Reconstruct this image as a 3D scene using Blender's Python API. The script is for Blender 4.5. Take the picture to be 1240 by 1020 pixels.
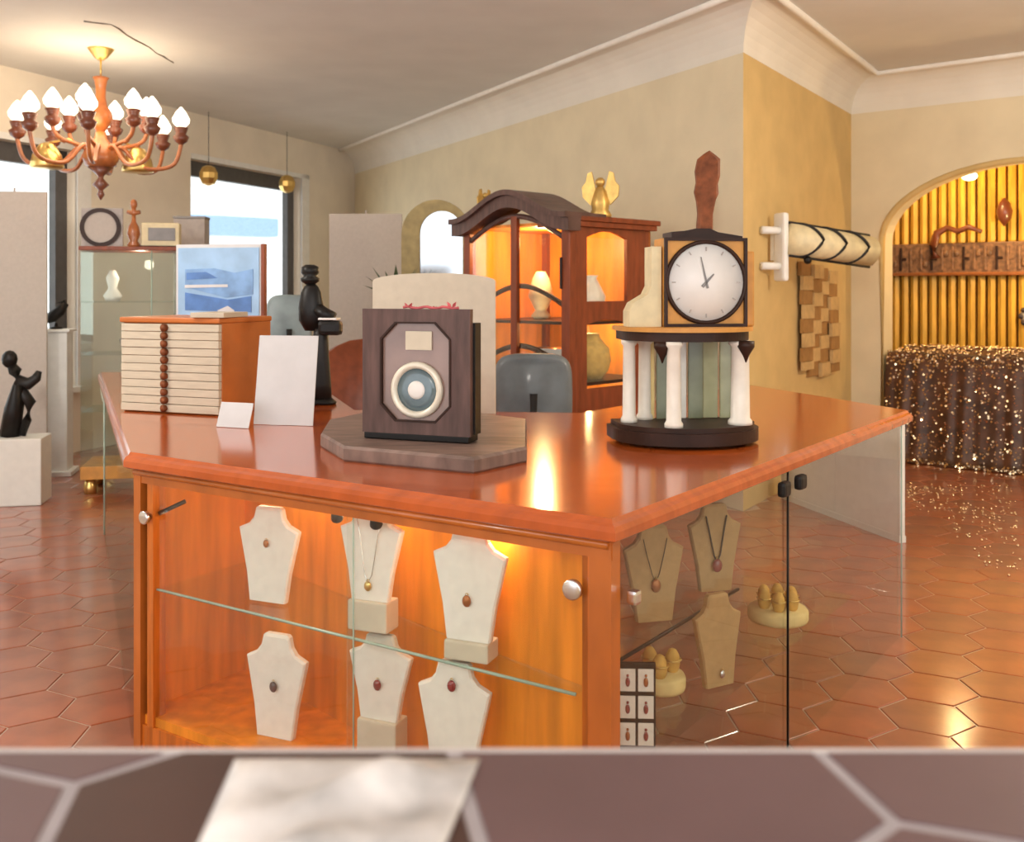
import bpy, bmesh, math, random
from mathutils import Vector, Matrix
random.seed(7)
PI = math.pi
for o in list(bpy.data.objects):
    bpy.data.objects.remove(o)
scn = bpy.context.scene
COL = scn.collection

# ------------------------------------------------------------------ camera, world, exposure
EYE = 1.55                # camera height
F = 1200.0                # focal length in pixels of the 1240 x 1020 frame
HX, HY = 620.0, 350.0     # principal column and horizon row
cam = bpy.data.cameras.new('camera')
cam_o = bpy.data.objects.new('camera', cam); COL.objects.link(cam_o)
cam_o.location = (0, 0, EYE); cam_o.rotation_euler = (PI/2, 0, 0)
cam.sensor_fit = 'HORIZONTAL'; cam.sensor_width = 36
cam.lens = 36*F/1240; cam.shift_y = -(510-HY)/1240
cam.clip_start = 0.02; cam.clip_end = 200
cam.dof.use_dof = True; cam.dof.focus_distance = 3.3; cam.dof.aperture_fstop = 4.5
scn.camera = cam_o

world = bpy.data.worlds.new('world'); scn.world = world; world.use_nodes = True
bg = world.node_tree.nodes['Background']
bg.inputs[0].default_value = (0.93, 0.965, 1.0, 1); bg.inputs[1].default_value = 2.1

scn.view_settings.view_transform = 'Standard'; scn.view_settings.look = 'None'
scn.view_settings.exposure = 0.32; scn.view_settings.gamma = 1.0
scn.view_settings.use_curve_mapping = False

def lamp(name, loc, power, color, size=0.1, kind='POINT', rot=None, size_y=None):
    l = bpy.data.lights.new(name, kind); l.energy = power; l.color = color
    if kind == 'AREA':
        l.size = size
        if size_y: l.shape = 'RECTANGLE'; l.size_y = size_y
    else:
        l.shadow_soft_size = size
    o = bpy.data.objects.new(name, l); COL.objects.link(o); o.location = loc
    if rot: o.rotation_euler = rot
    return o
WARM = (1.0, 0.72, 0.42)
# added unseen point lights beside and behind the camera, brightening walls and ceiling
lamp('fill_light', (3.3, 4.2, 2.75), 125, (1.0, 0.86, 0.68), 0.18)
lamp('fill_light.001', (-3.2, 3.6, 2.75), 110, (1.0, 0.94, 0.86), 0.18)
lamp('fill_light.002', (-0.3, -1.6, 2.75), 110, (1.0, 0.93, 0.84), 0.18)

# ------------------------------------------------------------------ helpers
def P(px, py, d):
    return Vector(((px-HX)/F*d, d, EYE-(py-HY)/F*d))
def XY(px, d): return Vector(((px-HX)/F*d, d))

def mat(name, col, rough=0.6, metal=0.0, var=0.12, scale=14.0, bump=0.0, bscale=60.0, spec=0.5, coat=0.0, stretch=None, emit=None, crough=0.12):
    m = bpy.data.materials.new(name); m.use_nodes = True
    nt = m.node_tree; b = nt.nodes['Principled BSDF']
    b.inputs['Roughness'].default_value = rough; b.inputs['Metallic'].default_value = metal
    b.inputs['Specular IOR Level'].default_value = spec
    b.inputs['Coat Weight'].default_value = coat; b.inputs['Coat Roughness'].default_value = crough
    tc = nt.nodes.new('ShaderNodeTexCoord'); mp = nt.nodes.new('ShaderNodeMapping')
    nt.links.new(tc.outputs['Object'], mp.inputs[0])
    if stretch: mp.inputs['Scale'].default_value = stretch
    n = nt.nodes.new('ShaderNodeTexNoise'); n.inputs['Scale'].default_value = scale; n.inputs['Detail'].default_value = 5
    nt.links.new(mp.outputs[0], n.inputs['Vector'])
    r = nt.nodes.new('ShaderNodeValToRGB')
    r.color_ramp.elements[0].position = 0.3; r.color_ramp.elements[1].position = 0.7
    r.color_ramp.elements[0].color = (*[max(0, c*(1-var)) for c in col], 1)
    r.color_ramp.elements[1].color = (*[min(1, c*(1+var)) for c in col], 1)
    nt.links.new(n.outputs['Fac'], r.inputs[0]); nt.links.new(r.outputs[0], b.inputs['Base Color'])
    if bump:
        n2 = nt.nodes.new('ShaderNodeTexNoise'); n2.inputs['Scale'].default_value = bscale
        nt.links.new(mp.outputs[0], n2.inputs['Vector'])
        bp = nt.nodes.new('ShaderNodeBump'); bp.inputs['Strength'].default_value = bump; bp.inputs['Distance'].default_value = 0.01
        nt.links.new(n2.outputs['Fac'], bp.inputs['Height']); nt.links.new(bp.outputs[0], b.inputs['Normal'])
    if emit:
        b.inputs['Emission Color'].default_value = (*emit[:3], 1); b.inputs['Emission Strength'].default_value = emit[3]
    return m

def glass_mat(name, tint=(0.97, 0.99, 0.98), refl=0.08):
    m = bpy.data.materials.new(name); m.use_nodes = True; nt = m.node_tree
    for n in list(nt.nodes): nt.nodes.remove(n)
    out = nt.nodes.new('ShaderNodeOutputMaterial'); mix = nt.nodes.new('ShaderNodeMixShader')
    t = nt.nodes.new('ShaderNodeBsdfTransparent'); g = nt.nodes.new('ShaderNodeBsdfGlossy')
    t.inputs[0].default_value = (*tint, 1); g.inputs['Roughness'].default_value = 0.02
    f = nt.nodes.new('ShaderNodeFresnel'); f.inputs[0].default_value = 1.45
    ad = nt.nodes.new('ShaderNodeMath'); ad.operation = 'MULTIPLY'; ad.inputs[1].default_value = refl/0.04*0.22
    nt.links.new(f.outputs[0], ad.inputs[0]); nt.links.new(ad.outputs[0], mix.inputs[0])
    nt.links.new(t.outputs[0], mix.inputs[1]); nt.links.new(g.outputs[0], mix.inputs[2])
    nt.links.new(mix.outputs[0], out.inputs[0])
    return m

M = {}
M['plaster'] = mat('plaster', (0.78, 0.67, 0.46), 0.9, var=0.05, scale=3, bump=0.15, bscale=90)
M['plaster_window'] = mat('plaster_window', (0.82, 0.73, 0.60), 0.9, var=0.05, scale=3, bump=0.15, bscale=90)
M['ochre'] = mat('ochre_warm_light', (0.66, 0.46, 0.19), 0.9, var=0.07, scale=4, bump=0.15, bscale=90)  # warm light on the pier put into the wall colour as ochre
M['ceiling'] = mat('ceiling_plaster', (0.72, 0.71, 0.68), 0.95, var=0.04, scale=2, bump=0.1, bscale=60)
M['cove'] = mat('cove_plaster', (0.82, 0.77, 0.67), 0.9, var=0.04, scale=3)
M['bead_mould'] = mat('bead_mould', (0.88, 0.84, 0.76), 0.8, var=0.03)
M['crack'] = mat('crack', (0.22, 0.19, 0.16), 0.95)
M['white'] = mat('white_paint', (0.82, 0.81, 0.78), 0.6, var=0.04)
M['whitecab'] = mat('white_cabinet', (0.72, 0.70, 0.64), 0.6, var=0.04)
M['wood'] = mat('orange_wood', (0.50, 0.125, 0.012), 0.3, var=0.28, scale=7, stretch=(6, 6, 0.6), coat=0.35)
M['woodtop'] = mat('counter_top_wood', (0.47, 0.088, 0.012), 0.16, var=0.16, scale=5, stretch=(1, 5, 1), coat=0.5)
M['woodtrim'] = mat('counter_trim_wood', (0.46, 0.12, 0.016), 0.28, var=0.2, scale=8, stretch=(1, 1, 0.4), coat=0.4)
M['panel'] = mat('honey_panel', (0.72, 0.235, 0.018), 0.4, var=0.25, scale=4, stretch=(4, 4, 0.5))
M['cherry'] = mat('cherry_wood', (0.22, 0.048, 0.014), 0.4, var=0.25, scale=8, stretch=(3, 3, 0.6), spec=0.35)
M['brownfront'] = mat('greyish_walnut', (0.105, 0.056, 0.046), 0.4, var=0.3, scale=9, stretch=(4, 1, 0.7), spec=0.3)
M['darkwood'] = mat('dark_walnut', (0.035, 0.014, 0.008), 0.45, var=0.3, scale=10, spec=0.22)
M['slate'] = mat('grey_brown_board', (0.20, 0.13, 0.105), 0.45, var=0.3, scale=8, stretch=(1, 4, 1), spec=0.3)
M['clockwood'] = mat('amber_clock_wood', (0.60, 0.27, 0.05), 0.5, var=0.2, scale=10)
M['carved'] = mat('carved_redwood', (0.21, 0.062, 0.022), 0.55, var=0.35, scale=30, spec=0.2, bump=0.4, bscale=40)
M['dial'] = mat('dial_white', (0.80, 0.76, 0.72), 0.35, var=0.03)
M['marble'] = mat('cream_marble', (0.80, 0.74, 0.64), 0.35, var=0.1, scale=12)
M['stonecream'] = mat('cream_stone', (0.72, 0.60, 0.36), 0.5, var=0.12, scale=14)
M['beige'] = mat('beige_fabric_board', (0.52, 0.455, 0.40), 0.85, var=0.04, scale=40, bump=0.2, bscale=300)
M['cream'] = mat('cream_board', (0.62, 0.54, 0.42), 0.85, var=0.05, scale=20)
M['bust'] = mat('bust_velvet', (0.80, 0.75, 0.68), 0.85, var=0.05, scale=30)
M['busttan'] = mat('bust_shaded', (0.45, 0.28, 0.12), 0.85, var=0.08, scale=40)  # bust colour darkened to tan for the shade inside the side case
M['drawerfront'] = mat('drawer_front', (0.53, 0.45, 0.34), 0.6, var=0.08, scale=12, stretch=(1, 1, 6))
M['boxwood'] = mat('drawer_box_wood', (0.46, 0.125, 0.02), 0.4, var=0.15, scale=6)
M['paper'] = mat('paper', (0.62, 0.61, 0.61), 0.8, var=0.04, scale=10)
M['black'] = mat('black_lacquer', (0.010, 0.008, 0.007), 0.4, spec=0.25)
M['blackm'] = mat('black_metal', (0.016, 0.014, 0.013), 0.45, spec=0.3)
M['chair'] = mat('slate_leather', (0.13, 0.155, 0.17), 0.5, var=0.25, scale=6, coat=0.2)
M['chairlight'] = mat('pale_teal_leather', (0.24, 0.31, 0.33), 0.4, var=0.2, scale=6)
M['redleather'] = mat('red_brown_leather', (0.25, 0.06, 0.022), 0.45, var=0.2)
M['gold'] = mat('gold_leaf', (0.62, 0.40, 0.12), 0.4, metal=0.7, var=0.2, scale=20)
M['brass'] = mat('brass', (0.75, 0.52, 0.18), 0.28, metal=0.9)
M['silver'] = mat('silver', (0.72, 0.72, 0.72), 0.25, metal=1.0)
M['olive'] = mat('olive_frame', (0.34, 0.26, 0.10), 0.55, var=0.2)
M['leaf'] = mat('leaf', (0.06, 0.10, 0.04), 0.5, var=0.3)
M['tile'] = mat('terracotta_tile', (0.33, 0.075, 0.022), 0.4, var=0.25, scale=5, bump=0.04, bscale=12, coat=1.0, crough=0.14)
M['tile2'] = mat('terracotta_tile_worn', (0.29, 0.078, 0.03), 0.4, var=0.25, scale=5, bump=0.04, bscale=12, coat=1.0, crough=0.14)
M['grout'] = mat('grout', (0.46, 0.33, 0.25), 0.9, var=0.1)
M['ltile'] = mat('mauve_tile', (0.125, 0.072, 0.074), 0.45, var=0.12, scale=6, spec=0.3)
M['ltileshade'] = mat('shaded_tile', (0.06, 0.028, 0.022), 0.5, var=0.2, scale=6, spec=0.3)  # darker brown standing in for the shadow left of the cloth
M['lgrout'] = mat('pale_grout', (0.33, 0.29, 0.30), 0.9, var=0.1)
M['edge'] = mat('ledge_edge', (0.50, 0.44, 0.42), 0.7, var=0.05)
M['cloth'] = mat('white_cloth', (0.56, 0.53, 0.52), 0.4, var=0.4, scale=13)
M['terra'] = mat('turned_wood', (0.40, 0.125, 0.035), 0.35, var=0.25, scale=16, coat=0.3)
M['terradark'] = mat('turned_wood_dark', (0.17, 0.045, 0.02), 0.35, var=0.2, coat=0.3)
M['bulb'] = mat('bulb', (1, 0.95, 0.85), 0.5, emit=(1.0, 0.86, 0.66, 2.2))
M['spot'] = mat('spot_bulb', (1, 0.9, 0.7), 0.5, emit=(1.0, 0.80, 0.45, 6.0))
M['slat'] = mat('yellow_slat', (0.78, 0.44, 0.06), 0.4, var=0.2, scale=8, stretch=(3, 3, 0.5), coat=0.2)
M['slatback'] = mat('dark_backing', (0.10, 0.04, 0.012), 0.7)
M['relief'] = mat('relief_brown', (0.24, 0.12, 0.06), 0.45, var=0.5, scale=25)
M['drape'] = mat('brown_drape', (0.085, 0.032, 0.014), 0.5, var=0.5, scale=10)
M['sequin'] = mat('sequin', (0.80, 0.58, 0.36), 0.18, metal=0.9, var=0.3, scale=9)
M['weavea'] = mat('weave_light', (0.58, 0.38, 0.16), 0.9, var=0.12)
M['weaveb'] = mat('weave_dark', (0.36, 0.185, 0.055), 0.9, var=0.12)
M['pinkred'] = mat('pink_red_petals', (0.55, 0.10, 0.11), 0.6, var=0.2)
M['blue'] = mat('blue_print', (0.07, 0.17, 0.42), 0.4, var=0.4, scale=7)
M['bluelight'] = mat('pale_blue_print', (0.30, 0.47, 0.68), 0.4, var=0.2, scale=5)
M['bluemid'] = mat('mid_blue_print', (0.18, 0.33, 0.58), 0.4, var=0.3, scale=9)
M['copper'] = mat('copper_gem', (0.42, 0.15, 0.05), 0.3, metal=0.5)
M['redgem'] = mat('red_gem', (0.25, 0.03, 0.03), 0.2, coat=0.5)
M['darkgem'] = mat('dark_gem', (0.08, 0.06, 0.06), 0.25)
M['velvet'] = mat('gold_velvet', (0.62, 0.36, 0.08), 0.8, var=0.2, scale=20)
M['velvetpale'] = mat('pale_velvet', (0.74, 0.56, 0.24), 0.8, var=0.1, scale=20)
M['greyscreen'] = mat('grey_screen', (0.22, 0.20, 0.19), 0.4)
M['greybox'] = mat('grey_box', (0.42, 0.37, 0.34), 0.7)
M['mirror'] = mat('mirror', (0.62, 0.67, 0.72), 0.12, metal=1.0, var=0.02)
M['frameblack'] = mat('window_frame_dark', (0.09, 0.085, 0.085), 0.45)
M['facade'] = mat('facade_white', (0.88, 0.88, 0.87), 0.9, var=0.03)
M['bluesign'] = mat('blue_fascia', (0.26, 0.38, 0.56), 0.7, var=0.1)
M['dialglass'] = mat('teal_lens', (0.10, 0.15, 0.17), 0.15, var=0.5, scale=5, coat=0.6)
M['brassdull'] = mat('ivory_ring', (0.74, 0.68, 0.56), 0.3, metal=0.15)
M['greenglass'] = mat('olive_glass', (0.20, 0.21, 0.12), 0.25, var=0.3, scale=6)
M['greenpale'] = mat('pale_green_glass', (0.46, 0.46, 0.27), 0.25, var=0.25, scale=6)
M['inlay'] = mat('grey_pink_door', (0.27, 0.17, 0.14), 0.25, var=0.25, scale=4, coat=0.3)
G = glass_mat('clear_glass', refl=0.028)
GG = glass_mat('green_glass', (0.945, 0.97, 0.945), 0.06)
GE = mat('glass_edge', (0.35, 0.46, 0.38), 0.25, var=0.1)

def mesh_obj(name, verts, faces, m, parent=None, smooth=False):
    me = bpy.data.meshes.new(name); me.from_pydata([tuple(v) for v in verts], [], faces)
    bm = bmesh.new(); bm.from_mesh(me); bmesh.ops.recalc_face_normals(bm, faces=bm.faces); bm.to_mesh(me); bm.free()
    if smooth:
        for p in me.polygons: p.use_smooth = True
    return link(name, me, m, parent)
def link(name, me, m, parent=None):
    if m is not None:
        me.materials.clear(); me.materials.append(m)
    o = bpy.data.objects.new(name, me); COL.objects.link(o)
    if parent: o.parent = parent
    return o
class MB:
    """collects primitive shapes into one mesh"""
    def __init__(s): s.v = []; s.f = []; s.sm = []
    def add(s, v, f, smooth=False):
        k = len(s.v); s.v += [tuple(x) for x in v]; s.f += [tuple(i+k for i in q) for q in f]; s.sm += [smooth]*len(f)
        return s
    def box(s, c, d, rz=0, bev=0.0, mtx=None):
        x, y, z = d[0]/2, d[1]/2, d[2]/2
        bm = bmesh.new(); bmesh.ops.create_cube(bm, size=1)
        bmesh.ops.scale(bm, vec=(d[0], d[1], d[2]), verts=bm.verts)
        if bev: bmesh.ops.bevel(bm, geom=bm.edges[:], offset=min(bev, min(d)*0.45), segments=2, profile=0.6, affect='EDGES')
        T = Matrix.Translation(Vector(c)) @ Matrix.Rotation(rz, 4, 'Z')
        if mtx: T = mtx @ T
        bmesh.ops.transform(bm, matrix=T, verts=bm.verts); return s.bm(bm)
    def bm(s, bm, smooth=False):
        bm.verts.index_update()
        s.add([v.co[:] for v in bm.verts], [[v.index for v in f.verts] for f in bm.faces], smooth); bm.free(); return s
    def prism(s, poly, z0, z1):
        n = len(poly)
        v = [(p[0], p[1], z0) for p in poly]+[(p[0], p[1], z1) for p in poly]
        f = [tuple(range(n-1, -1, -1)), tuple(range(n, 2*n))]+[(i, (i+1) % n, n+(i+1) % n, n+i) for i in range(n)]
        return s.add(v, f)
    def slab(s, poly, y0, y1, bev=0.0):
        """outline in x,z extruded along y"""
        n = len(poly)
        v = [(p[0], y0, p[1]) for p in poly]+[(p[0], y1, p[1]) for p in poly]
        f = [tuple(range(n-1, -1, -1)), tuple(range(n, 2*n))]+[(i, (i+1) % n, n+(i+1) % n, n+i) for i in range(n)]
        return s.add(v, f)
    def ring(s, outer, inner, y0, y1):
        """frame between two outlines of equal length in x,z"""
        n = len(outer)
        v = [(p[0], y0, p[1]) for p in outer]+[(p[0], y0, p[1]) for p in inner]+[(p[0], y1, p[1]) for p in outer]+[(p[0], y1, p[1]) for p in inner]
        f = []
        for i in range(n):
            j = (i+1) % n
            f += [(i, j, n+j, n+i), (2*n+i, 3*n+i, 3*n+j, 2*n+j), (i, 2*n+i, 2*n+j, j), (n+i, n+j, 3*n+j, 3*n+i)]
        return s.add(v, f)
    def lathe(s, prof, c=(0, 0, 0), n=20, smooth=True, mtx=None, sy=1.0):
        v = []; f = []
        for r, z in prof:
            for i in range(n):
                a = 2*PI*i/n; v.append(Vector((r*math.cos(a), sy*r*math.sin(a), z)))
        for k in range(len(prof)-1):
            for i in range(n):
                j = (i+1) % n; f.append((k*n+i, k*n+j, (k+1)*n+j, (k+1)*n+i))
        f.append(tuple(range(n-1, -1, -1))); f.append(tuple((len(prof)-1)*n+i for i in range(n)))
        T = Matrix.Translation(Vector(c))
        if mtx: T = T @ mtx
        return s.add([T @ p for p in v], f, smooth)
    def tube(s, pts, r, n=8, closed=False):
        pts = [Vector(p) for p in pts]; k = len(pts); v = []; f = []
        rr = r if isinstance(r, (list, tuple)) else [r]*k
        up = Vector((0, 0, 1))
        for i, p in enumerate(pts):
            if closed: t = pts[(i+1) % k]-pts[i-1]
            else: t = pts[min(i+1, k-1)]-pts[max(i-1, 0)]
            t.normalize()
            a = t.cross(up)
            if a.length < 1e-3: a = t.cross(Vector((1, 0, 0)))
            a.normalize(); b = a.cross(t)
            for q in range(n):
                an = 2*PI*q/n; v.append(p+(a*math.cos(an)+b*math.sin(an))*rr[i])
        for i in range(k if closed else k-1):
            i2 = (i+1) % k
            for q in range(n):
                q2 = (q+1) % n; f.append((i*n+q, i*n+q2, i2*n+q2, i2*n+q))
        if not closed:
            f.append(tuple(range(n-1, -1, -1))); f.append(tuple((k-1)*n+q for q in range(n)))
        return s.add(v, f, True)
    def ball(s, c, r, sc=(1, 1, 1), n=10):
        bm = bmesh.new(); bmesh.ops.create_uvsphere(bm, u_segments=n, v_segments=max(5, n//2+1), radius=r)
        bmesh.ops.scale(bm, vec=sc, verts=bm.verts); bmesh.ops.translate(bm, vec=c, verts=bm.verts); return s.bm(bm, True)
    def build(s, name, m, parent=None):
        me = bpy.data.meshes.new(name); me.from_pydata(s.v, [], s.f)
        for p, q in zip(me.polygons, s.sm): p.use_smooth = q
        bm = bmesh.new(); bm.from_mesh(me); bmesh.ops.recalc_face_normals(bm, faces=bm.faces); bm.to_mesh(me); bm.free()
        return link(name, me, m, parent)

def tag(o, label, cat, group=None, kind=None):
    o['label'] = label; o['category'] = cat
    if group: o['group'] = group
    if kind: o['kind'] = kind
    return o
def thing(name, label, cat, loc=(0, 0, 0), rz=0, group=None):
    o = bpy.data.objects.new(name, None); COL.objects.link(o); o.empty_display_size = 0.05
    o.location = loc; o.rotation_euler = (0, 0, rz)
    return tag(o, label, cat, group)
def put(o, loc, rz=0): o.location = loc; o.rotation_euler = (0, 0, rz); return o
def struct(o): o['kind'] = 'structure'; return o
def circ(r, n=40, cx=0, cz=0, sx=1, sz=1): return [(cx+sx*r*math.cos(2*PI*i/n), cz+sz*r*math.sin(2*PI*i/n)) for i in range(n)]

# ------------------------------------------------------------------ room shell
CH = 3.5
def dwl(px): return 7.845/(0.394-(px-620)/1200.0)        # depth of the window wall seen in column px
Fc = Vector((-2.25, 14.2)); Kc = Vector((1.61, 6.9)); Ic = Vector((3.2, 9.35)); Rd = Vector((0.783, -0.622))
Uwl = Vector((0.3667, 0.9304)); Lc = Fc-Uwl*17.5; Re = Ic+Rd*4.0
def W3(t, off=0.0, z=0.0):
    p = Ic+Rd*t+Vector((0.622, 0.783))*off; return Vector((p.x, p.y, z))
BY = -3.0

# floor: grout bed plus hexagonal tiles
fl = MB().prism([(-10, BY), (7.6, BY), (7.6, 12), (-1.0, 15.2), (-6.2, 15.2)], -0.06, -0.004).build('floor', M['grout']); struct(fl)
def hexa(R, top, bot, bev):
    v = []
    for rr, z in ((R, bot), (R, top-bev), (R-bev*1.5, top)):
        v += [(rr*math.cos(PI/3*i), rr*math.sin(PI/3*i), z) for i in range(6)]
    f = [tuple(range(12, 18))]
    for k in (0, 6):
        f += [(k+i, k+(i+1) % 6, k+6+(i+1) % 6, k+6+i) for i in range(6)]
    return v, f
HS = 0.165
def room_in(p):
    # inside the window wall, main wall, pier and arch wall
    if (p-Fc).cross(Uwl) if False else (p.x-Fc.x)*Uwl.y-(p.y-Fc.y)*Uwl.x < 0.12: return False
    def side(a, b): return (b.x-a.x)*(p.y-a.y)-(b.y-a.y)*(p.x-a.x)
    if p.x < Kc.x:
        if side(Fc, Kc) > -0.1: return False
    elif p.x < Ic.x:
        if side(Kc, Ic) > -0.1: return False
    elif side(Ic, Re) > -0.1 and p.y > 7: return False
    return True
cells = []
rot = Matrix.Rotation(math.radians(33), 2)
for i in range(-60, 60):
    for j in range(-60, 60):
        q = rot @ Vector((1.5*HS*i, math.sqrt(3)*HS*(j+0.5*(i % 2))))
        q = q+Vector((0, 5))
        if q.y < 0.4 or q.y > 14.3 or abs(q.x) > 8: continue
        px = HX+F*q.x/q.y; py = HY+F*EYE/q.y
        if px < -160 or px > 1420 or py > 1250 or not room_in(q): continue
        vis = (px < 185 or px > 735) and py < 925 and -40 < px < 1280
        cells.append((not vis, q.y, q))
cells.sort(key=lambda c: (c[0], c[1]))
hv, hf = hexa(HS-0.004, 0.0, -0.006, 0.002)
tm = []
for k, mm in enumerate(('tile', 'tile2')):
    me = bpy.data.meshes.new('tile'); me.from_pydata(hv, [], hf); me.materials.append(M[mm]); tm.append(me)
rest = MB()
for k, (nv, y, q) in enumerate(cells):
    if k < 298 and not nv:
        o = bpy.data.objects.new('tile', random.choice(tm)); COL.objects.link(o); o.parent = fl
        o.location = (q.x, q.y, random.uniform(-0.0008, 0.0008)); o.rotation_euler = (0, 0, math.radians(33))
    else:
        c, s = math.cos(math.radians(33)), math.sin(math.radians(33))
        rest.add([(q.x+c*a-s*b, q.y+s*a+c*b, z) for a, b, z in hv], hf)
ro = rest.build('far_tiles', M['tile'], fl); ro['kind'] = 'stuff'

ce = MB().prism([(-10, BY), (7.6, BY), (7.6, 12), (-1.0, 15.2), (-6.2, 15.2)], CH, CH+0.1).build('ceiling', M['ceiling']); struct(ce)
def crack(pts, w):
    m = MB(); wp = []
    for (a, b) in zip(pts[:-1], pts[1:]):
        for t in (0, 0.33, 0.66): wp.append((a[0]+(b[0]-a[0])*t+random.uniform(-2, 2), a[1]+(b[1]-a[1])*t+random.uniform(-1, 1)))
    wp.append(pts[-1])
    l = []
    for px, py in wp:
        d = (CH-0.003-EYE)*F/(HY-py); l.append((XY(px, d).x, d, CH-0.002))
    m.tube(l, [random.uniform(0.3, 1.0)*w for _ in l], 5); return m.build('crack', M['crack'], ce)
crack([(100, 26), (135, 30), (165, 48), (190, 64), (210, 76)], 0.010)

# window wall (left) with two openings
def wl(s, off=0.0, z=0.0):
    p = Fc-Uwl*s+Vector((-Uwl.y, Uwl.x))*off; return Vector((p.x, p.y, z))   # off > 0 : outside
def s_of(d): return (Fc.y-d)/Uwl.y
win2 = (s_of(dwl(365)), s_of(dwl(231)), 0.95, 2.99)
win1 = (s_of(dwl(93)), s_of(dwl(93))+2.9, 0.62, 2.86)
def wallbox(m, s0, s1, z0, z1, o0=0.0, o1=0.26):
    a, b, c, d = wl(s0, o0), wl(s1, o0), wl(s1, o1), wl(s0, o1)
    m.prism([(a.x, a.y), (b.x, b.y), (c.x, c.y), (d.x, d.y)], z0, z1)
m = MB(); edges = [0.0, win2[0], win2[1], win1[0], win1[1], 17.5]
for a, b in ((-0.2, win2[0]), (win2[1], win1[0]), (win1[1], 17.5)): wallbox(m, a, b, 0, CH)
for w in (win2, win1): wallbox(m, w[0], w[1], 0, w[2]); wallbox(m, w[0], w[1], w[3], CH)
struct(m.build('wall_left', M['plaster_window']))
def window(n, w, bars):
    m = MB()
    for a, b, c, d in ((w[0], w[0]+0.14, w[2], w[3]), (w[1]-0.06, w[1], w[2], w[3]), (w[0], w[1], w[3]-0.17, w[3]), (w[0], w[1], w[2], w[2]+0.08)): wallbox(m, a, b, c, d, 0.12, 0.2)
    fr = struct(m.build('window_%d' % n, M['frameblack']))
    m = MB(); wallbox(m, w[0]+0.09, w[1]-0.06, w[2]+0.08, w[3]-0.13, 0.155, 0.162); m.build('pane', G, fr)
    m = MB(); wallbox(m, w[0]-0.04, w[1]+0.04, w[2]-0.04, w[2]+0.01, -0.10, 0.12); m.build('window_sill', M['white'], fr)
    m = MB(); wallbox(m, w[0]-0.17, w[0], w[2]-0.04, w[3]+0.06, -0.012, 0.02); wallbox(m, w[0]-0.17, w[1], w[3], w[3]+0.06, -0.012, 0.02); m.build('casing', M['white'], fr)
    for s in bars:
        m = MB(); wallbox(m, s-0.03, s+0.03, w[2]+0.08, w[3]-0.13, 0.13, 0.19); m.build('mullion', M['frameblack'], fr)
window(2, win2, []); window(1, win1, [win1[0]+1.45])
# main wall, pier, arch wall, side wall
def wall(name, a, b, mt, th=0.25, z1=CH):
    d = (b-a).normalized(); n = Vector((-d.y, d.x))       # n: away from the room for a->b left to right
    return struct(MB().prism([a[:], b[:], (b+n*th)[:], (a+n*th)[:]], 0, z1).build(name, mt))
Kin = Kc+Vector((0.03, 0.32))
struct(MB().prism([Fc[:], Kc[:], Kin[:], (Fc+Vector((0.22, 0.12)))[:]], 0, CH).build('wall_back', M['plaster']))
struct(MB().prism([Kc[:], Ic[:], (Ic+Vector((-0.2, 0.13)))[:], Kin[:]], 0, CH).build('wall_pier', M['ochre']))
m = MB(); AW0, AW1, AZ, AHH = 0.287, 2.69, 2.0, 0.65; TH = 0.3
def w3quad(m, t0, t1, z0a, z0b, z1):
    v = [W3(t0, 0, z0a), W3(t1, 0, z0b), W3(t1, 0, z1), W3(t0, 0, z1), W3(t0, TH, z0a), W3(t1, TH, z0b), W3(t1, TH, z1), W3(t0, TH, z1)]
    m.add(v, [(0, 1, 2, 3), (7, 6, 5, 4), (0, 4, 5, 1), (1, 5, 6, 2), (2, 6, 7, 3), (3, 7, 4, 0)])
w3quad(m, 0, AW0, 0, 0, CH); w3quad(m, AW1, 4.0, 0, 0, CH)
N = 28; cc = (AW0+AW1)/2; hw = (AW1-AW0)/2; prev = None; archpts = []
for i in range(N+1):
    a = PI-PI*i/N; archpts.append((cc+hw*math.cos(a), AZ+AHH*math.sin(a)))
for a, b in zip(archpts[:-1], archpts[1:]): w3quad(m, a[0], b[0], a[1], b[1], CH)
struct(m.build('wall_right', M['plaster']))
m = MB(); m.tube([W3(AW0+0.005, 0.0, 0.0)]+[W3(t, 0.0, z) for t, z in archpts]+[W3(AW1-0.005, 0.0, 0.0)], 0.028, 8)
struct(m.build('trim_1', M['ochre']))
wall('wall_side', Re, Vector((7.3, BY)), M['plaster'])
# cove and ceiling bead along main wall, pier and arch wall
line = [Fc, Kc, Ic, Re]
def offs(q):
    out = []
    for i, p in enumerate(line):
        ns = []
        for a, b in ((i-1, i), (i, i+1)):
            if a >= 0 and b < len(line):
                d = (line[b]-line[a]).normalized(); ns.append(Vector((d.y, -d.x)))
        if len(ns) == 1: out.append(p+ns[0]*q)
        else:
            k = (ns[0]+ns[1]).normalized(); out.append(p+k*(q/max(0.35, k.dot(ns[0]))))
    return out
R0 = 0.30; v = []; f = []
prof = [(R0*(1-math.cos(a))+0.002, CH-R0+R0*math.sin(a)-0.003) for a in [PI/2*i/8 for i in range(9)]]
prof = [(0.0, CH-R0), *prof, (R0, CH), (0.0, CH)]
for q, z in prof: v += [(p.x, p.y, z) for p in offs(q)]
n = len(line)
for k in range(len(prof)-1):
    for i in range(n-1): f.append((k*n+i, k*n+i+1, (k+1)*n+i+1, (k+1)*n+i))
struct(mesh_obj('trim_2', v, f, M['cove']))
m = MB(); l = []
pts = offs(R0+0.01)
for a, b in zip(pts[:-1], pts[1:]):
    for t in range(12): l.append((*(a+(b-a)*t/12)[:], CH-0.012+random.uniform(-0.002, 0.002)))
l.append((*pts[-1][:], CH-0.012))
m.tube(l, 0.026, 8); struct(m.build('trim_3', M['bead_mould']))

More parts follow.
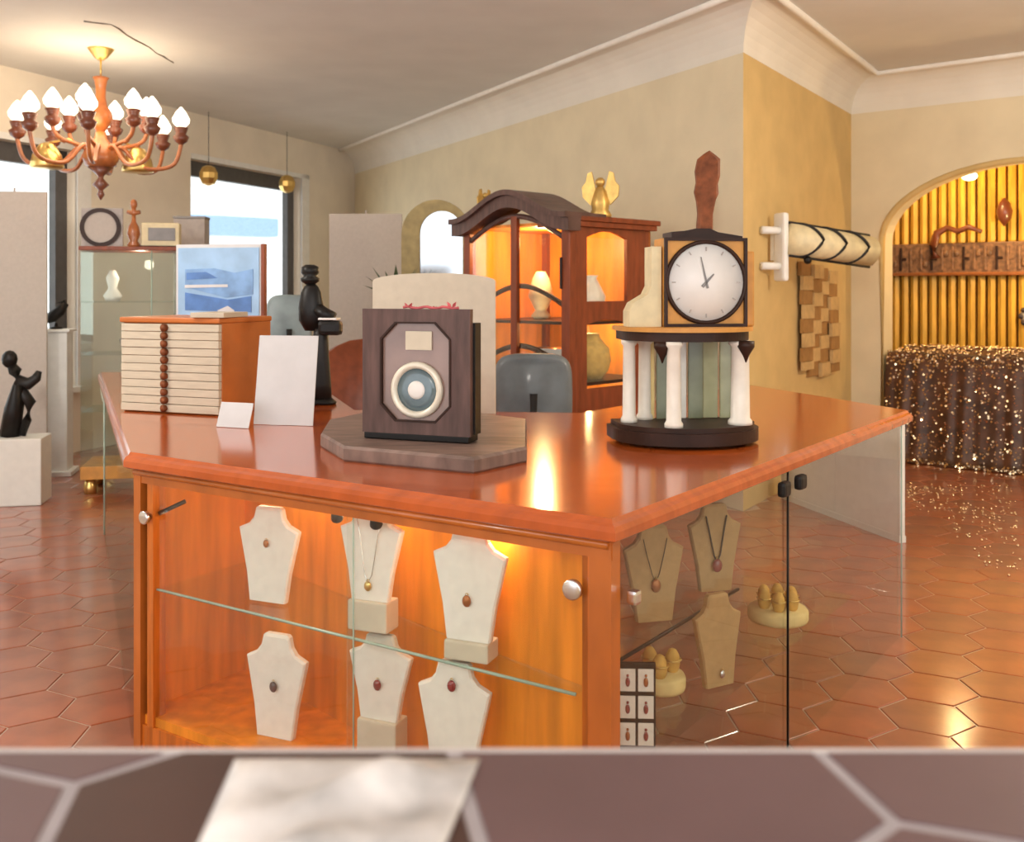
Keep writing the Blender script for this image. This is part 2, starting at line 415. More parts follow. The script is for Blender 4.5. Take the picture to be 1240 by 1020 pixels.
# alcove behind the arch
m = MB()
for a, b, o0, o1, z0, z1 in ((AW0-1.15, AW0-0.95, TH, 1.6, 0, 3.0), (AW1+0.05, AW1+0.25, TH, 1.6, 0, 3.0), (AW0-1.15, AW1+0.25, TH, 1.6, 3.0, 3.1), (AW0-1.15, AW1+0.25, 1.6, 1.7, 0, 3.1)):
    q = [W3(a, o0), W3(b, o0), W3(b, o1), W3(a, o1)]; m.prism([(p.x, p.y) for p in q], z0, z1)
al = struct(m.build('wall_alcove', M['slatback']))
NS = 36
for k in range(NS):
    t0 = AW0-0.94+k*(AW1-AW0+0.98)/NS; w_ = (AW1-AW0+0.98)/NS*0.72
    m = MB(); q = [W3(t0, 1.50), W3(t0+w_*0.5, 1.475), W3(t0+w_, 1.50), W3(t0+w_, 1.59), W3(t0, 1.59)]
    m.prism([(p.x, p.y) for p in q], 0.02, 2.97).build('slat', M['slat'], al)
lamp('alcove_lamp_light', W3(0.75, 0.75, 2.75), 30, (1.0, 0.70, 0.30), 0.05)
lamp('alcove_lamp_light.001', W3(1.7, 0.85, 1.9), 32, (1.0, 0.70, 0.30), 0.08)

# the street seen through the windows
fo = thing('street_facade', 'pale white building front with blue fascia board seen through the shop windows', 'building', (-14, 25, -0.5), math.radians(40))
MB().box((0, 0, 4), (40, 0.4, 8)).build('wall', M['facade'], fo)
MB().box((6.0, -0.45, 3.9), (5.0, 0.5, 0.55), bev=0.05).build('fascia_board', M['bluesign'], fo)
MB().box((-6.5, -0.3, 2.8), (2.2, 0.2, 1.4), bev=0.05).build('window', M['bluelight'], fo)

# ------------------------------------------------------------------ island display counter
A = Vector((0.244, 2.34)); B = Vector((-1.306, 3.33)); Cq = Vector((-2.76, 6.6)); D = Vector((1.364, 5.74)); E = Vector((1.816, 4.49))
Gq = Vector((0.293, 4.42)); Hq = Vector((-0.70, 4.52)); Jq = Vector((-1.30, 6.3))
u = (B-A).normalized(); nrm = Vector((-u.y, u.x));  nrm = nrm if nrm.y > 0 else -nrm
w = (E-A).normalized(); mrm = Vector((-w.y, w.x))
def AB(s, o, z=0.0): p = A+u*s+nrm*o; return Vector((p.x, p.y, z))
def AE(t, o, z=0.0): p = A+w*t+mrm*o; return Vector((p.x, p.y, z))
LAB = (B-A).length; LAE = (E-A).length
ct = thing('display_counter', 'long polished orange wood display counter with glass fronts and shelves', 'counter')
poly = [A, E, D, Gq, Hq, Jq, Cq, B]
def inset(poly, q):
    out = []
    for i, p in enumerate(poly):
        a = (p-poly[i-1]).normalized(); b = (poly[(i+1) % len(poly)]-p).normalized()
        na = Vector((-a.y, a.x)); nb = Vector((-b.y, b.x)); k = (na+nb).normalized()
        out.append(p+k*(q/max(0.4, k.dot(na))))
    return out
v = []; f = []; n = len(poly)
for q, z in ((0.012, 0.945), (0.0, 0.952), (0.0, 0.972), (0.006, 0.984), (0.016, 0.990), (0.022, 1.0)):
    v += [(p.x, p.y, z) for p in inset(poly, q)]
for k in range(5): f += [(k*n+i, k*n+(i+1) % n, (k+1)*n+(i+1) % n, (k+1)*n+i) for i in range(n)]
f += [tuple(range(n-1, -1, -1)), tuple(5*n+i for i in range(n))]
mesh_obj('counter_top', v, f, M['woodtop'], ct)
def bar(name, fn, s0, s1, o0, o1, z0, z1, mt, parent=ct):
    q = [fn(s0, o0), fn(s1, o0), fn(s1, o1), fn(s0, o1)]
    return MB().prism([(p.x, p.y) for p in q], z0, z1).build(name, mt, parent)
bar('rail', AB, 0.02, LAB-0.02, 0.025, 0.06, 0.90, 0.945, M['woodtrim'])
MB().tube([AB(0.03, 0.022, 0.935), AB(LAB-0.03, 0.022, 0.935)], 0.011, 8).build('moulding', M['woodtrim'], ct)
bar('corner_post', AB, 0.022, 0.082, 0.022, 0.07, 0.0, 0.945, M['woodtrim'])
bar('corner_post', AB, 0.084, 0.105, 0.03, 0.07, 0.0, 0.90, M['wood'])
bar('corner_post', AB, LAB-0.06, LAB-0.025, 0.022, 0.08, 0.0, 0.945, M['woodtrim'])
bar('corner_post', AB, LAB-0.115, LAB-0.085, 0.03, 0.08, 0.0, 0.90, M['wood'])
bar('glazing_strip', AB, LAB-0.085, LAB-0.06, 0.05, 0.08, 0.0, 0.90, M['darkwood'])
bar('plinth', AB, 0.02, LAB-0.02, 0.03, 0.08, 0.0, 0.09, M['wood'])
# slanting honey coloured back panel, bottom board, left end
pq = [AB(0.06, 0.085), AB(LAB-0.03, 0.50), AB(LAB-0.03, 0.52), AB(0.06, 0.105)]
MB().prism([(p.x, p.y) for p in pq], 0.0, 0.945).build('back_panel', M['panel'], ct)
bq = [AB(0.06, 0.04), AB(LAB-0.03, 0.04), AB(LAB-0.03, 0.5), AB(0.06, 0.085)]
MB().prism([(p.x, p.y) for p in bq], 0.09, 0.12).build('bottom_board', M['panel'], ct)
bar('end_panel', AB, LAB-0.04, LAB-0.025, 0.08, 0.5, 0.0, 0.945, M['panel'])
sh = [AB(0.13, 0.045), AB(LAB-0.12, 0.045), AB(LAB-0.12, 0.455), AB(0.13, 0.09)]
gs = MB().prism([(p.x, p.y) for p in sh], 0.545, 0.552).build('glass_shelf', G, ct)
MB().tube([AB(0.13, 0.043, 0.5485), AB(LAB-0.12, 0.043, 0.5485)], 0.0045, 6).build('shelf_edge', GE, gs)
for s0, s1, o in ((0.09, 0.87, 0.03), (0.848, LAB-0.08, 0.038)):
    pn = bar('glass_door', AB, s0, s1, o, o+0.005, 0.09, 0.93, G)
MB().tube([AB(0.848, 0.034, 0.1), AB(0.848, 0.034, 0.92)], 0.0022, 6).build('door_edge', GE, pn)
def knob(loc, ax, r=0.018, ln=0.02, mt='silver', name='knob'):
    T = Vector((0, 0, 1)).rotation_difference(ax).to_matrix().to_4x4()
    return MB().lathe([(r*0.5, 0), (r*0.5, ln*0.4), (r, ln*0.5), (r, ln*0.95), (r*0.85, ln)], loc, 16, mtx=T).build(name, M[mt], ct)
fv = Vector((-nrm.x, -nrm.y, 0)); sv = Vector((-mrm.x, -mrm.y, 0))
knob(AB(0.12, 0.03, 0.818), fv, 0.025, 0.03); knob(AB(LAB-0.10, 0.03, 0.792), fv, 0.022, 0.03)
MB().tube([AB(LAB-0.12, 0.05, 0.80), AB(LAB-0.19, 0.10, 0.84)], 0.008, 6).build('lock_lever', M['blackm'], ct)
for s in (0.95, 0.80):
    p = AB(s, 0.075, 0.895)
    MB().lathe([(0.008, 0.04), (0.010, 0.0), (0.016, -0.004), (0.019, -0.025), (0.017, -0.03)], p, 14, mtx=Matrix.Rotation(0.5, 4, 'X')).build('spotlight', M['blackm'], ct)
# glass side on the right
s1 = bar('glass_side', AE, 0.07, 1.16, 0.02, 0.026, 0.0, 0.945, G)
s2 = bar('glass_side', AE, 1.165, LAE-0.12, 0.02, 0.026, 0.0, 0.945, G)
MB().tube([AE(1.162, 0.018, 0.0), AE(1.162, 0.018, 0.945)], 0.004, 6).build('pane_edge', M['black'], s2)
MB().tube([AE(LAE-0.12, 0.018, 0.0), AE(LAE-0.12, 0.018, 0.945)], 0.003, 6).build('pane_edge', GE, s2)
for t in (1.11, 1.26):
    MB().box(AE(t, 0.01, 0.895), (0.06, 0.03, 0.05), math.atan2(w.y, w.x), 0.012).build('hinge', M['blackm'], ct)
MB().box(AE(0.09, 0.0, 0.80), (0.03, 0.03, 0.035), math.atan2(w.y, w.x), 0.008).build('lock', M['silver'], ct)
g2 = bar('glass_shelf', AE, 0.26, 1.08, 0.16, 0.36, 0.545, 0.552, G)
MB().tube([AE(0.14, 0.158, 0.5485), AE(1.08, 0.158, 0.5485)], 0.0055, 6).build('shelf_edge', M['black'], g2)
g3 = bar('glass_shelf', AE, 0.20, 1.9, 0.03, 0.5, 0.343, 0.350, G)
# glass side on the left and wooden supports at the back
d2 = (Cq-B).normalized(); n2 = Vector((d2.y, -d2.x))
q = [B+d2*0.08+n2*0.03, Cq-d2*0.4+n2*0.03, Cq-d2*0.4+n2*0.036, B+d2*0.08+n2*0.036]
lp = MB().prism([x[:] for x in q], 0.0, 0.945).build('glass_side', G, ct)
MB().tube([(*(Cq-d2*0.4+n2*0.03)[:], 0.0), (*(Cq-d2*0.4+n2*0.03)[:], 0.945)], 0.005, 6).build('pane_edge', GE, lp)
for a, b in ((Hq, Jq),):
    dd = (b-a).normalized(); nn = Vector((-dd.y, dd.x)); nn = nn if nn.x < 0 else -nn
    q = [a+nn*0.04+dd*0.05, b+nn*0.04-dd*0.05, b+nn*0.07-dd*0.05, a+nn*0.07+dd*0.05]
    MB().prism([x[:] for x in q], 0, 0.945).build('support_panel', M['panel'], ct)
bar('case_light', AB, 0.25, LAB-0.25, 0.07, 0.085, 0.93, 0.944, M['silver'])
for s in (0.45, 0.95, 1.4):
    lamp('case_light_bulb', AB(s, 0.09+0.1*s, 0.90), 1.6, (1.0, 0.80, 0.50), 0.03)

# ------------------------------------------------------------------ busts and necklaces
def bust(px, d, z0, h, wd, ang, mt, label, group):
    t = XY(px, d); hw = wd/2
    out = [(-0.30, 0), (0.30, 0), (0.36, 0.3), (0.50, 0.74), (0.5, 0.76), (0.33, 0.815), (0.255, 0.88), (0.22, 0.98), (0.18, 1.0), (-0.18, 1.0), (-0.22, 0.98), (-0.255, 0.88), (-0.33, 0.815), (-0.5, 0.76), (-0.5, 0.74), (-0.36, 0.3)]
    pts = [(x*wd, z*h) for x, z in out]; n = len(pts)
    v = []; th = 0.022
    for k, (sc, y) in enumerate(((0.94, -th/2), (1.0, -th/4), (1.0, th/2))):
        cx, cz = 0, h*0.5
        v += [(x*sc, y+0.05*z*0.6, cz+(z-cz)*sc if k == 0 and z > 0.001 else z) for x, z in pts]
    f = [tuple(range(n-1, -1, -1)), tuple(range(2*n, 3*n))]
    for k in (0, n): f += [(k+i, k+(i+1) % n, k+n+(i+1) % n, k+n+i) for i in range(n)]
    o = mesh_obj('necklace_bust', v, f, M[mt]); put(o, (t.x, t.y, z0), ang)
    return tag(o, label, 'bust', group)
def necklace(px, d, z0, h, wd, ang, zp, mt, chain, label, big=0.012, chm='silver'):
    t = XY(px, d)
    o = thing('pendant_necklace', label, 'necklace', (t.x, t.y, z0), ang, 'necklaces on the busts')
    y = lambda z: -0.0165+0.03*z
    if chain:
        l = [(-0.2*wd, y(0.87*h)+0.0, 0.87*h), (-0.15*wd, y(0.7*h), 0.72*h), (-0.06*wd, y(zp*h), (zp+0.12)*h), (0, y(zp*h), zp*h+0.01), (0.06*wd, y(zp*h), (zp+0.12)*h), (0.15*wd, y(0.7*h), 0.72*h), (0.2*wd, y(0.87*h), 0.87*h)]
        MB().tube(l, chain, 6).build('chain', M[chm], o)
    g = MB(); g.ball((0, y(zp*h)-0.003, zp*h), big, (1, 0.45, 1.25), 10); g.build('pendant', M[mt], o)
    g = MB(); g.tube([(0.004*math.cos(a), y(zp*h)-0.002, zp*h+big*1.3+0.004*math.sin(a)) for a in [PI/4*i for i in range(8)]], 0.0012, 5, True); g.build('bail', M['brass'], o)
    return o
def riser(px, d, z0, h, ang, label, mt='cream', wd=0.13):
    t = XY(px, d)
    o = MB().box((0, 0.014, h/2), (wd, 0.075, h), bev=0.006).build('display_riser', M[mt]); put(o, (t.x, t.y, z0), ang)
    return tag(o, label, 'riser', 'risers inside the counter')
fa = math.atan2(u.y, u.x)+PI       # busts face the front glass
fb = fa+0.18
SB = 0.5525; BB = 0.1205
specs = [  # px, depth, base, height, width, riser height, label, pendant
 (325, 3.165, SB, 0.300, 0.225, 0, 'plain white necklace bust on the glass shelf beside the silver lever lock', ('copper', 0, 0.62, 0.010, 'tiny copper stud pendant on shelf bust beside the lever lock')),
 (449, 2.90, SB, 0.272, 0.205, 0.088, 'white necklace bust with fine chain under the two small black spotlights', ('brass', 0.0012, 0.16, 0.012, 'fine silver chain with brass pendant under the black spotlights')),
 (568, 2.67, SB, 0.300, 0.215, 0.052, 'white necklace bust on shelf beside the round silver lock', ('copper', 0, 0.36, 0.013, 'round copper pendant on shelf bust beside the round silver lock')),
 (334, 3.165, BB, 0.325, 0.225, 0, 'lower white bust with grey leaf pendant standing on the case bottom', ('darkgem', 0, 0.50, 0.014, 'grey leaf pendant on the lower bust standing on the case bottom')),
 (460, 2.90, BB, 0.245, 0.205, 0.172, 'lower white bust raised on a tall cream block', ('redgem', 0, 0.42, 0.013, 'dark red drop pendant on bust raised on tall cream block')),
 (549, 2.69, BB, 0.300, 0.215, 0.115, 'lower white bust with heart pendant near its neck', ('redgem', 0, 0.80, 0.013, 'dark red heart pendant near the neck of a lower bust')),
]
for px, d, zb, h, wd, rh, lab, pend in specs:
    if rh: riser(px, d, zb, rh, fb, 'cream block raising ' + {449: 'the bust under the black spotlights', 568: 'the shelf bust beside the round silver lock', 460: 'a lower bust, tallest of the cream blocks', 549: 'the lower bust with the heart pendant'}[px])
    z0 = zb+rh+0.0005
    bust(px, d, z0, h, wd, fb, 'bust', lab, 'white necklace busts in the counter front')
    mt, chn, zp, big, pl = pend
    necklace(px, d, z0, h, wd, fb, zp, mt, chn, pl, big)
ra = 0.55
for px, d, zb, h, wd, lab, pend in (
  (792, 2.98, SB, 0.285, 0.19, 'shade-toned tan bust behind the counter corner post', ('copper', 0.0014, 0.38, 0.016, 'brown stone pendant on the bust behind corner post')),
  (866, 3.28, SB, 0.285, 0.185, 'shade-toned tan bust wearing a dark cord necklace', ('redgem', 0.003, 0.30, 0.018, 'dark cord necklace with striped pendant on tan bust')),
  (870, 3.0, 0.3505, 0.275, 0.175, 'lower shade-toned tan bust with a bright stud pendant', ('silver', 0, 0.14, 0.010, 'bright silver stud pendant on lower tan bust'))):
    bust(px, d, zb+0.0005, h, wd, 0.25 if zb > 0.5 else 0.5, 'busttan', lab, 'tan busts in the counter side')
    mt, chn, zp, big, pl = pend
    necklace(px, d, zb+0.0005, h, wd, 0.25 if zb > 0.5 else 0.5, zp, mt, chn, pl, big, 'blackm')
# bracelet pads and earring card on the lower side shelf
def pad(px, d, r, z0, label, rings):
    t = XY(px, d); o = thing('bracelet_pad', label, 'jewelry stand', (t.x, t.y, z0), 0.3, 'round velvet pads on the side shelf')
    MB().lathe([(r*0.96, 0), (r, 0.01), (r, 0.035), (r*0.93, 0.045), (0.001, 0.047)], n=28).build('pad', M['velvetpale'], o)
    for k in range(rings):
        a = 2*PI*k/rings; rr = r*0.52
        MB().ball((rr*math.cos(a), rr*math.sin(a), 0.075), 0.034, (0.7, 0.7, 1.2), 10).build('finger_peg', M['velvet'], o)
        MB().tube([(rr*math.cos(a)+0.026*math.cos(b), rr*math.sin(a)+0.026*math.sin(b), 0.082) for b in [PI/5*i for i in range(10)]], 0.003, 5, True).build('ring', M['brass'], o)
    return o
pad(942, 3.60, 0.108, 0.3505, 'round pale velvet pad with six ring pegs beside the glass joint', 6)
pad(800, 2.98, 0.075, 0.3505, 'small round velvet pad with three pegs behind the earring card', 3)
t = XY(771, 2.57)
ec = thing('earring_card', 'black earring display card with six white cards', 'display card', (t.x, t.y, 0.3505), -0.05)
MB().box((0, 0.005, 0.115), (0.098, 0.008, 0.23), bev=0.002).build('backing', M['black'], ec)
MB().box((0, 0.018, 0.002), (0.09, 0.034, 0.004)).build('foot', M['black'], ec)
for i in range(2):
    for j in range(3):
        x, z = -0.0235+0.047*i, 0.045+0.07*j
        MB().box((x, -0.001, z), (0.040, 0.004, 0.058), bev=0.001).build('card', M['bust'], ec)
        MB().ball((x, -0.005, z-0.004), 0.009, (0.7, 0.4, 1.4), 8).ball((x, -0.005, z+0.013), 0.004, (1, 0.5, 1), 6).build('earring', M[random.choice(['copper', 'darkgem', 'redgem'])], ec)

# ------------------------------------------------------------------ box clock on its board
bp = [(388, 524, 3.53), (416, 540, 0), (574, 554, 0), (638, 541, 0), (638, 507, 0), (560, 497, 0), (450, 497, 0), (398, 508, 0)]
pts = []
for px, py, _ in bp:
    d = (EYE-1.05)*F/(py-HY); pts.append(XY(px, d))
cen = sum(pts, Vector((0, 0)))/len(pts)
m = MB(); lp_ = [p-cen for p in pts]; n = len(lp_); v = []
for sc, z in ((0.99, 0.0), (1.0, 0.006), (1.0, 0.040), (0.985, 0.049)): v += [(p.x*sc, p.y*sc, z) for p in lp_]
f = [tuple(range(n-1, -1, -1)), tuple(range(3*n, 4*n))]
for k in range(3): f += [(k*n+i, k*n+(i+1) % n, (k+1)*n+(i+1) % n, (k+1)*n+i) for i in range(n)]
o = mesh_obj('display_board', v, f, M['slate']); put(o, (cen.x, cen.y, 1.0005)); tag(o, 'thick grey-brown wooden board with cut corners under the box clock', 'board')
a, b = XY(441, 3.33), XY(571, 3.20); mid = (a+b)/2; ang = math.atan2((b-a).y, (b-a).x); WB = (b-a).length
bc = thing('box_clock', 'square walnut box clock with brass ringed lens on grey-brown board', 'clock', (mid.x, mid.y, 1.05), ang)
HB = 0.412; hwb = WB/2
MB().box((0.0, 0.03, 0.012), (WB*0.97, 0.085, 0.022), bev=0.004).build('base', M['black'], bc)
MB().box((0.010, 0.037, 0.022+HB/2-0.02), (WB-0.004, 0.05, HB-0.05)).build('case', M['black'], bc)
def octo(wd, h, c, cx=0, cz=0):
    return [(cx-wd/2+c, cz-h/2), (cx+wd/2-c, cz-h/2), (cx+wd/2, cz-h/2+c), (cx+wd/2, cz+h/2-c), (cx+wd/2-c, cz+h/2), (cx-wd/2+c, cz+h/2), (cx-wd/2, cz+h/2-c), (cx-wd/2, cz-h/2+c)]
oc = octo(0.255, 0.33, 0.055, 0.0, 0.022+0.205)
rect = [(-hwb+0.055, 0.022), (hwb-0.055, 0.022), (hwb, 0.077), (hwb, HB-0.033), (hwb-0.055, HB+0.022), (-hwb+0.055, HB+0.022), (-hwb, HB-0.033), (-hwb, 0.077)]
rect[0] = (-hwb, 0.022); rect[1] = (hwb, 0.022); rect[4] = (hwb, HB+0.022); rect[5] = (-hwb, HB+0.022)
rect[2] = (hwb, 0.1); rect[3] = (hwb, 0.39); rect[6] = (-hwb, 0.39); rect[7] = (-hwb, 0.1)
MB().ring(rect, oc, -0.012, 0.012).build('front_frame', M['brownfront'], bc)
oi = octo(0.243, 0.318, 0.052, 0.0, 0.022+0.205)
MB().ring(oc, oi, -0.017, 0.004).build('bead', M['darkwood'], bc)
MB().slab(oi, -0.002, 0.008).build('door_panel', M['inlay'], bc)
MB().box((0.01, -0.006, 0.33), (0.095, 0.006, 0.062), bev=0.002).build('label_plate', M['cream'], bc)
rz = Matrix.Rotation(PI/2, 4, 'X')
LZ = 0.168
MB().lathe([(0.093, 0.0), (0.093, 0.012), (0.086, 0.022), (0.074, 0.018), (0.070, 0.008), (0.070, 0.0)], (0.005, -0.003, LZ), 36, mtx=rz).build('bezel', M['brassdull'], bc)
MB().lathe([(0.071, 0.0), (0.071, 0.008), (0.05, 0.0095), (0.032, 0.010)], (0.005, -0.003, LZ), 32, mtx=rz).build('lens', M['dialglass'], bc)
MB().lathe([(0.030, 0.0), (0.030, 0.013), (0.02, 0.016), (0.001, 0.017)], (0.005, -0.003, LZ), 24, mtx=rz).build('lens_center', M['dial'], bc)
fl_ = thing('ribbon_garland', 'thin pink-red ribbon garland lying on top of the box clock', 'garland', (mid.x, mid.y, 1.05+HB+0.021), ang)
MB().tube([(-0.05+0.018*i, 0.0+0.008*math.sin(i*2), 0.006+0.003*math.sin(i*1.7)) for i in range(12)], 0.005, 6).build('ribbon', M['pinkred'], fl_)
for x, sz in ((-0.03, 0.022), (0.0, 0.010), (0.06, 0.012), (0.125, 0.026)):
    m = MB()
    for k in range(4):
        a_ = k*1.6+x*30; m.add([(x, 0.0, 0.004), (x+sz*0.6*math.cos(a_), 0.0+sz*0.6*math.sin(a_), sz*0.7), (x+sz*math.cos(a_+0.35), 0.0+sz*math.sin(a_+0.35), sz), (x+sz*0.6*math.cos(a_+0.7), 0.0+sz*0.6*math.sin(a_+0.7), sz*0.4)], [(0, 1, 2, 3)])
    m.build('bow', M['pinkred'], fl_)

# ------------------------------------------------------------------ temple clock
tc_ = XY(829, 3.58); tk = thing('temple_clock', 'mantel clock on white columns with round white dial and curved dark base', 'clock', (tc_.x, tc_.y, 1.0005), 0.12)
def dshape(wd, dep, n=40, back=0.10):   # front bowed outline
    l = [(-wd/2, back), (-wd/2, 0.0)]
    for i in range(1, n): a = PI+PI*i/n; l.append((wd/2*math.cos(a), dep*math.sin(a)))
    return l+[(wd/2, 0.0), (wd/2, back)]
MB().prism(dshape(0.53, 0.22), 0.012, 0.055).prism(dshape(0.50, 0.205), 0.055, 0.072).build('base', M['darkwood'], tk)
for x, y in ((-0.23, 0.05), (0.23, 0.05), (-0.16, -0.13), (0.16, -0.13)):
    MB().ball((x, y, 0.010), 0.016, (1, 1, 0.65), 8).build('foot', M['darkwood'], tk)
cols = [(-0.205, 0.0, 0.024), (-0.085, -0.155, 0.026), (0.17, -0.105, 0.034), (0.225, 0.03, 0.022), (-0.13, 0.07, 0.024)]
for x, y, r in cols:
    MB().lathe([(r*1.25, 0.072), (r*1.25, 0.085), (r, 0.095), (r*0.95, 0.22), (r*0.9, 0.345), (r*1.2, 0.355), (r*1.2, 0.367)], (x, y, 0), 18).build('column', M['marble'], tk)
for k in range(6):
    x0 = -0.15+0.06*k; MB().box((x0+0.03, 0.075-0.012*(k % 2), 0.2195), (0.056, 0.012, 0.293), bev=0.003).build('back_panel', M[('velvetpale', 'greenglass', 'marble', 'greenglass', 'greenpale', 'greenpale')[k]], tk)
MB().prism(dshape(0.46, 0.19), 0.367, 0.400).build('entablature', M['darkwood'], tk)
MB().prism(dshape(0.49, 0.21), 0.400, 0.415).build('cornice', M['clockwood'], tk)
for s in (-1, 1):
    MB().lathe([(0.03, 0.0), (0.03, -0.02), (0.012, -0.05), (0.002, -0.075)], (0.15*s+0.03, -0.135, 0.367), 12).build('drop_ornament', M['darkwood'], tk)
DX = 0.055; DZ = 0.415+0.158
MB().box((DX, 0.0, DZ), (0.30, 0.14, 0.316), bev=0.006).build('clock_case', M['clockwood'], tk)
sq = octo(0.302, 0.316, 0.001, DX, DZ); si = octo(0.280, 0.294, 0.001, DX, DZ)
MB().ring(sq, si, -0.082, -0.068).build('case_edging', M['darkwood'], tk)
MB().lathe([(0.150, 0.0), (0.150, 0.012), (0.143, 0.018), (0.136, 0.012), (0.136, 0.0)], (DX, -0.069, DZ), 44, mtx=rz).build('bezel', M['darkwood'], tk)
MB().lathe([(0.137, 0.0), (0.137, 0.008), (0.001, 0.010)], (DX, -0.069, DZ), 44, mtx=rz).build('dial', M['dial'], tk)
for k in range(12):
    a = PI/6*k; MB().box((0, 0, 0), (0.004, 0.002, 0.014), mtx=Matrix.Translation((DX+0.118*math.sin(a), -0.0795, DZ+0.118*math.cos(a))) @ Matrix.Rotation(a, 4, 'Y')).build('hour_mark', M['greybox'], tk)
def hand(a, ln, wd):
    d_ = Matrix.Translation((DX, -0.082, DZ)) @ Matrix.Rotation(a, 4, 'Y')
    MB().slab([(-wd, -0.02), (wd, -0.02), (wd*0.5, ln), (-wd*0.5, ln)], -0.001, 0.001).v
    m = MB(); m.slab([(-wd, -0.022), (wd, -0.022), (wd*0.4, ln), (-wd*0.4, ln)], -0.001, 0.001)
    m.v = [tuple(d_ @ Vector(p)) for p in m.v]; m.build('hand', M['greyscreen'], tk)
hand(-0.22, 0.092, 0.004); hand(0.75, 0.04, 0.006)
# stepped cream scroll bracket beside the case
MB().slab([(-0.215, 0.415), (-0.10, 0.415), (-0.10, 0.70), (-0.135, 0.70), (-0.135, 0.56), (-0.15, 0.53), (-0.20, 0.50), (-0.215, 0.47)], -0.05, 0.05).build('side_scroll', M['stonecream'], tk)
MB().box((DX+0.172, 0.0, 0.55), (0.035, 0.10, 0.27), bev=0.008).build('side_scroll', M['clockwood'], tk)
MB().slab([(-0.12+DX, 0.731), (0.14+DX, 0.731), (0.14+DX, 0.738), (0.05+DX, 0.752), (0.02+DX, 0.765), (-0.03+DX, 0.765), (-0.06+DX, 0.757), (-0.12+DX, 0.752)], -0.06, 0.06).build('top_plate', M['darkwood'], tk)
hp = [(-0.030, 0.765), (0.028, 0.765), (0.026, 0.82), (0.034, 0.87), (0.044, 0.895), (0.040, 0.93), (0.047, 0.96), (0.045, 1.02), (0.026, 1.035), (0.004, 1.05), (-0.012, 1.04), (-0.036, 1.02), (-0.044, 0.975), (-0.038, 0.935), (-0.044, 0.90), (-0.034, 0.865), (-0.028, 0.82)]
m = MB(); n = len(hp); v = []
for sc, y in ((0.72, -0.022), (1.0, -0.009), (1.0, 0.009), (0.72, 0.022)):
    v += [(DX+0.02+x*sc+(z-0.765)*0.04, y, z if z < 0.77 else z-(1-sc)*0.03) for x, z in hp]
f = [tuple(range(n-1, -1, -1)), tuple(range(3*n, 4*n))]
for k in range(3): f += [(k*n+i, k*n+(i+1) % n, (k+1)*n+(i+1) % n, (k+1)*n+i) for i in range(n)]
mesh_obj('carved_handle', v, f, M['carved'], tk)

# ------------------------------------------------------------------ drawer box, cards, figurine, poster on the counter
a, b = XY(149, 4.47), XY(268, 4.28); mid = (a+b)/2; ang = math.atan2((b-a).y, (b-a).x); WD = (b-a).length
db = thing('drawer_box', 'small orange wood chest of ten thin cream drawers on the counter', 'drawers', (mid.x, mid.y, 1.0005), ang)
hd = 0.40; dd = 0.36
MB().box((0, dd/2+0.006, hd/2), (WD, dd, hd), bev=0.004).build('body', M['boxwood'], db)
MB().box((0, dd/2-0.004, hd+0.012), (WD+0.008, dd+0.03, 0.024), bev=0.006).build('top', M['boxwood'], db)
MB().box((WD/2-0.07, -0.02+0.1, hd+0.036), (0.16, 0.22, 0.022), 0.15, bev=0.003).build('folded_sheet', M['drawerfront'], db)
nd = 11; hh = (hd-0.01)/nd
for k in range(nd):
    z = 0.006+hh*(k+0.5)
    q = MB().box((0, -0.004+random.uniform(-0.002, 0.002), z), (WD-0.006, 0.022, hh-0.0025), bev=0.002).build('drawer', M['drawerfront'], db)
    MB().lathe([(0.017, 0), (0.012, 0.006), (0.012, 0.010), (0.018, 0.014), (0.001, 0.02)], (-0.02+0.0*k, -0.014, z), 10, mtx=rz).build('knob', M['carved'], q)
def easel_card(name, x0, x1, yb, yt, lean, label, cat, mt, th=0.004):
    d0 = (EYE-1.001)*F/(yb-HY); a = XY(x0, d0); b = XY(x1, d0-0.05); c = (a+b)/2; ang = math.atan2((b-a).y, (b-a).x)
    W_ = (b-a).length; H_ = (yb-yt)/F*d0/math.cos(lean)
    o = thing(name, label, cat, (c.x, c.y, 1.001), ang)
    T = Matrix.Rotation(-lean, 4, 'X')
    MB().box((0, 0, H_/2), (W_, th, H_), bev=0.001, mtx=T).build('card', M[mt], o)
    p = T @ Vector((0, th, H_*0.7)); MB().slab([(-0.02, 0.0), (0.02, 0.0), (0.02, 0.003), (-0.02, 0.003)], p.y*0.5, p.y+H_*0.25).tube([p, (0, p.y+H_*0.25, 0.003)], 0.003, 5).build('strut', M[mt], o)
    return o
easel_card('price_board', 307, 379, 514, 407, 0.16, 'tall plain white board leaning on a strut beside the drawer chest', 'sign', 'paper')
easel_card('price_card', 262, 301, 517, 488, 0.35, 'small blank white tent card beside the tall white board', 'sign', 'paper')
t = XY(393, 4.72)
fg = thing('black_figurine', 'tall black figurine with raised arm standing on the counter', 'figurine', (t.x-0.02, t.y, 1.0005), -0.1)
MB().lathe([(0.075, 0), (0.08, 0.012), (0.06, 0.028), (0.052, 0.03)], (0, 0, 0), 20, sy=0.7).build('base', M['black'], fg)
MB().lathe([(0.055, 0.028), (0.052, 0.10), (0.045, 0.2), (0.035, 0.33), (0.03, 0.36)], (0, 0, 0), 16, sy=0.8).build('robe', M['blackm'], fg)
MB().lathe([(0.03, 0.35), (0.06, 0.40), (0.062, 0.46), (0.05, 0.53), (0.035, 0.56), (0.02, 0.575)], (-0.045, 0, 0), 16, sy=0.7).build('torso', M['black'], fg)
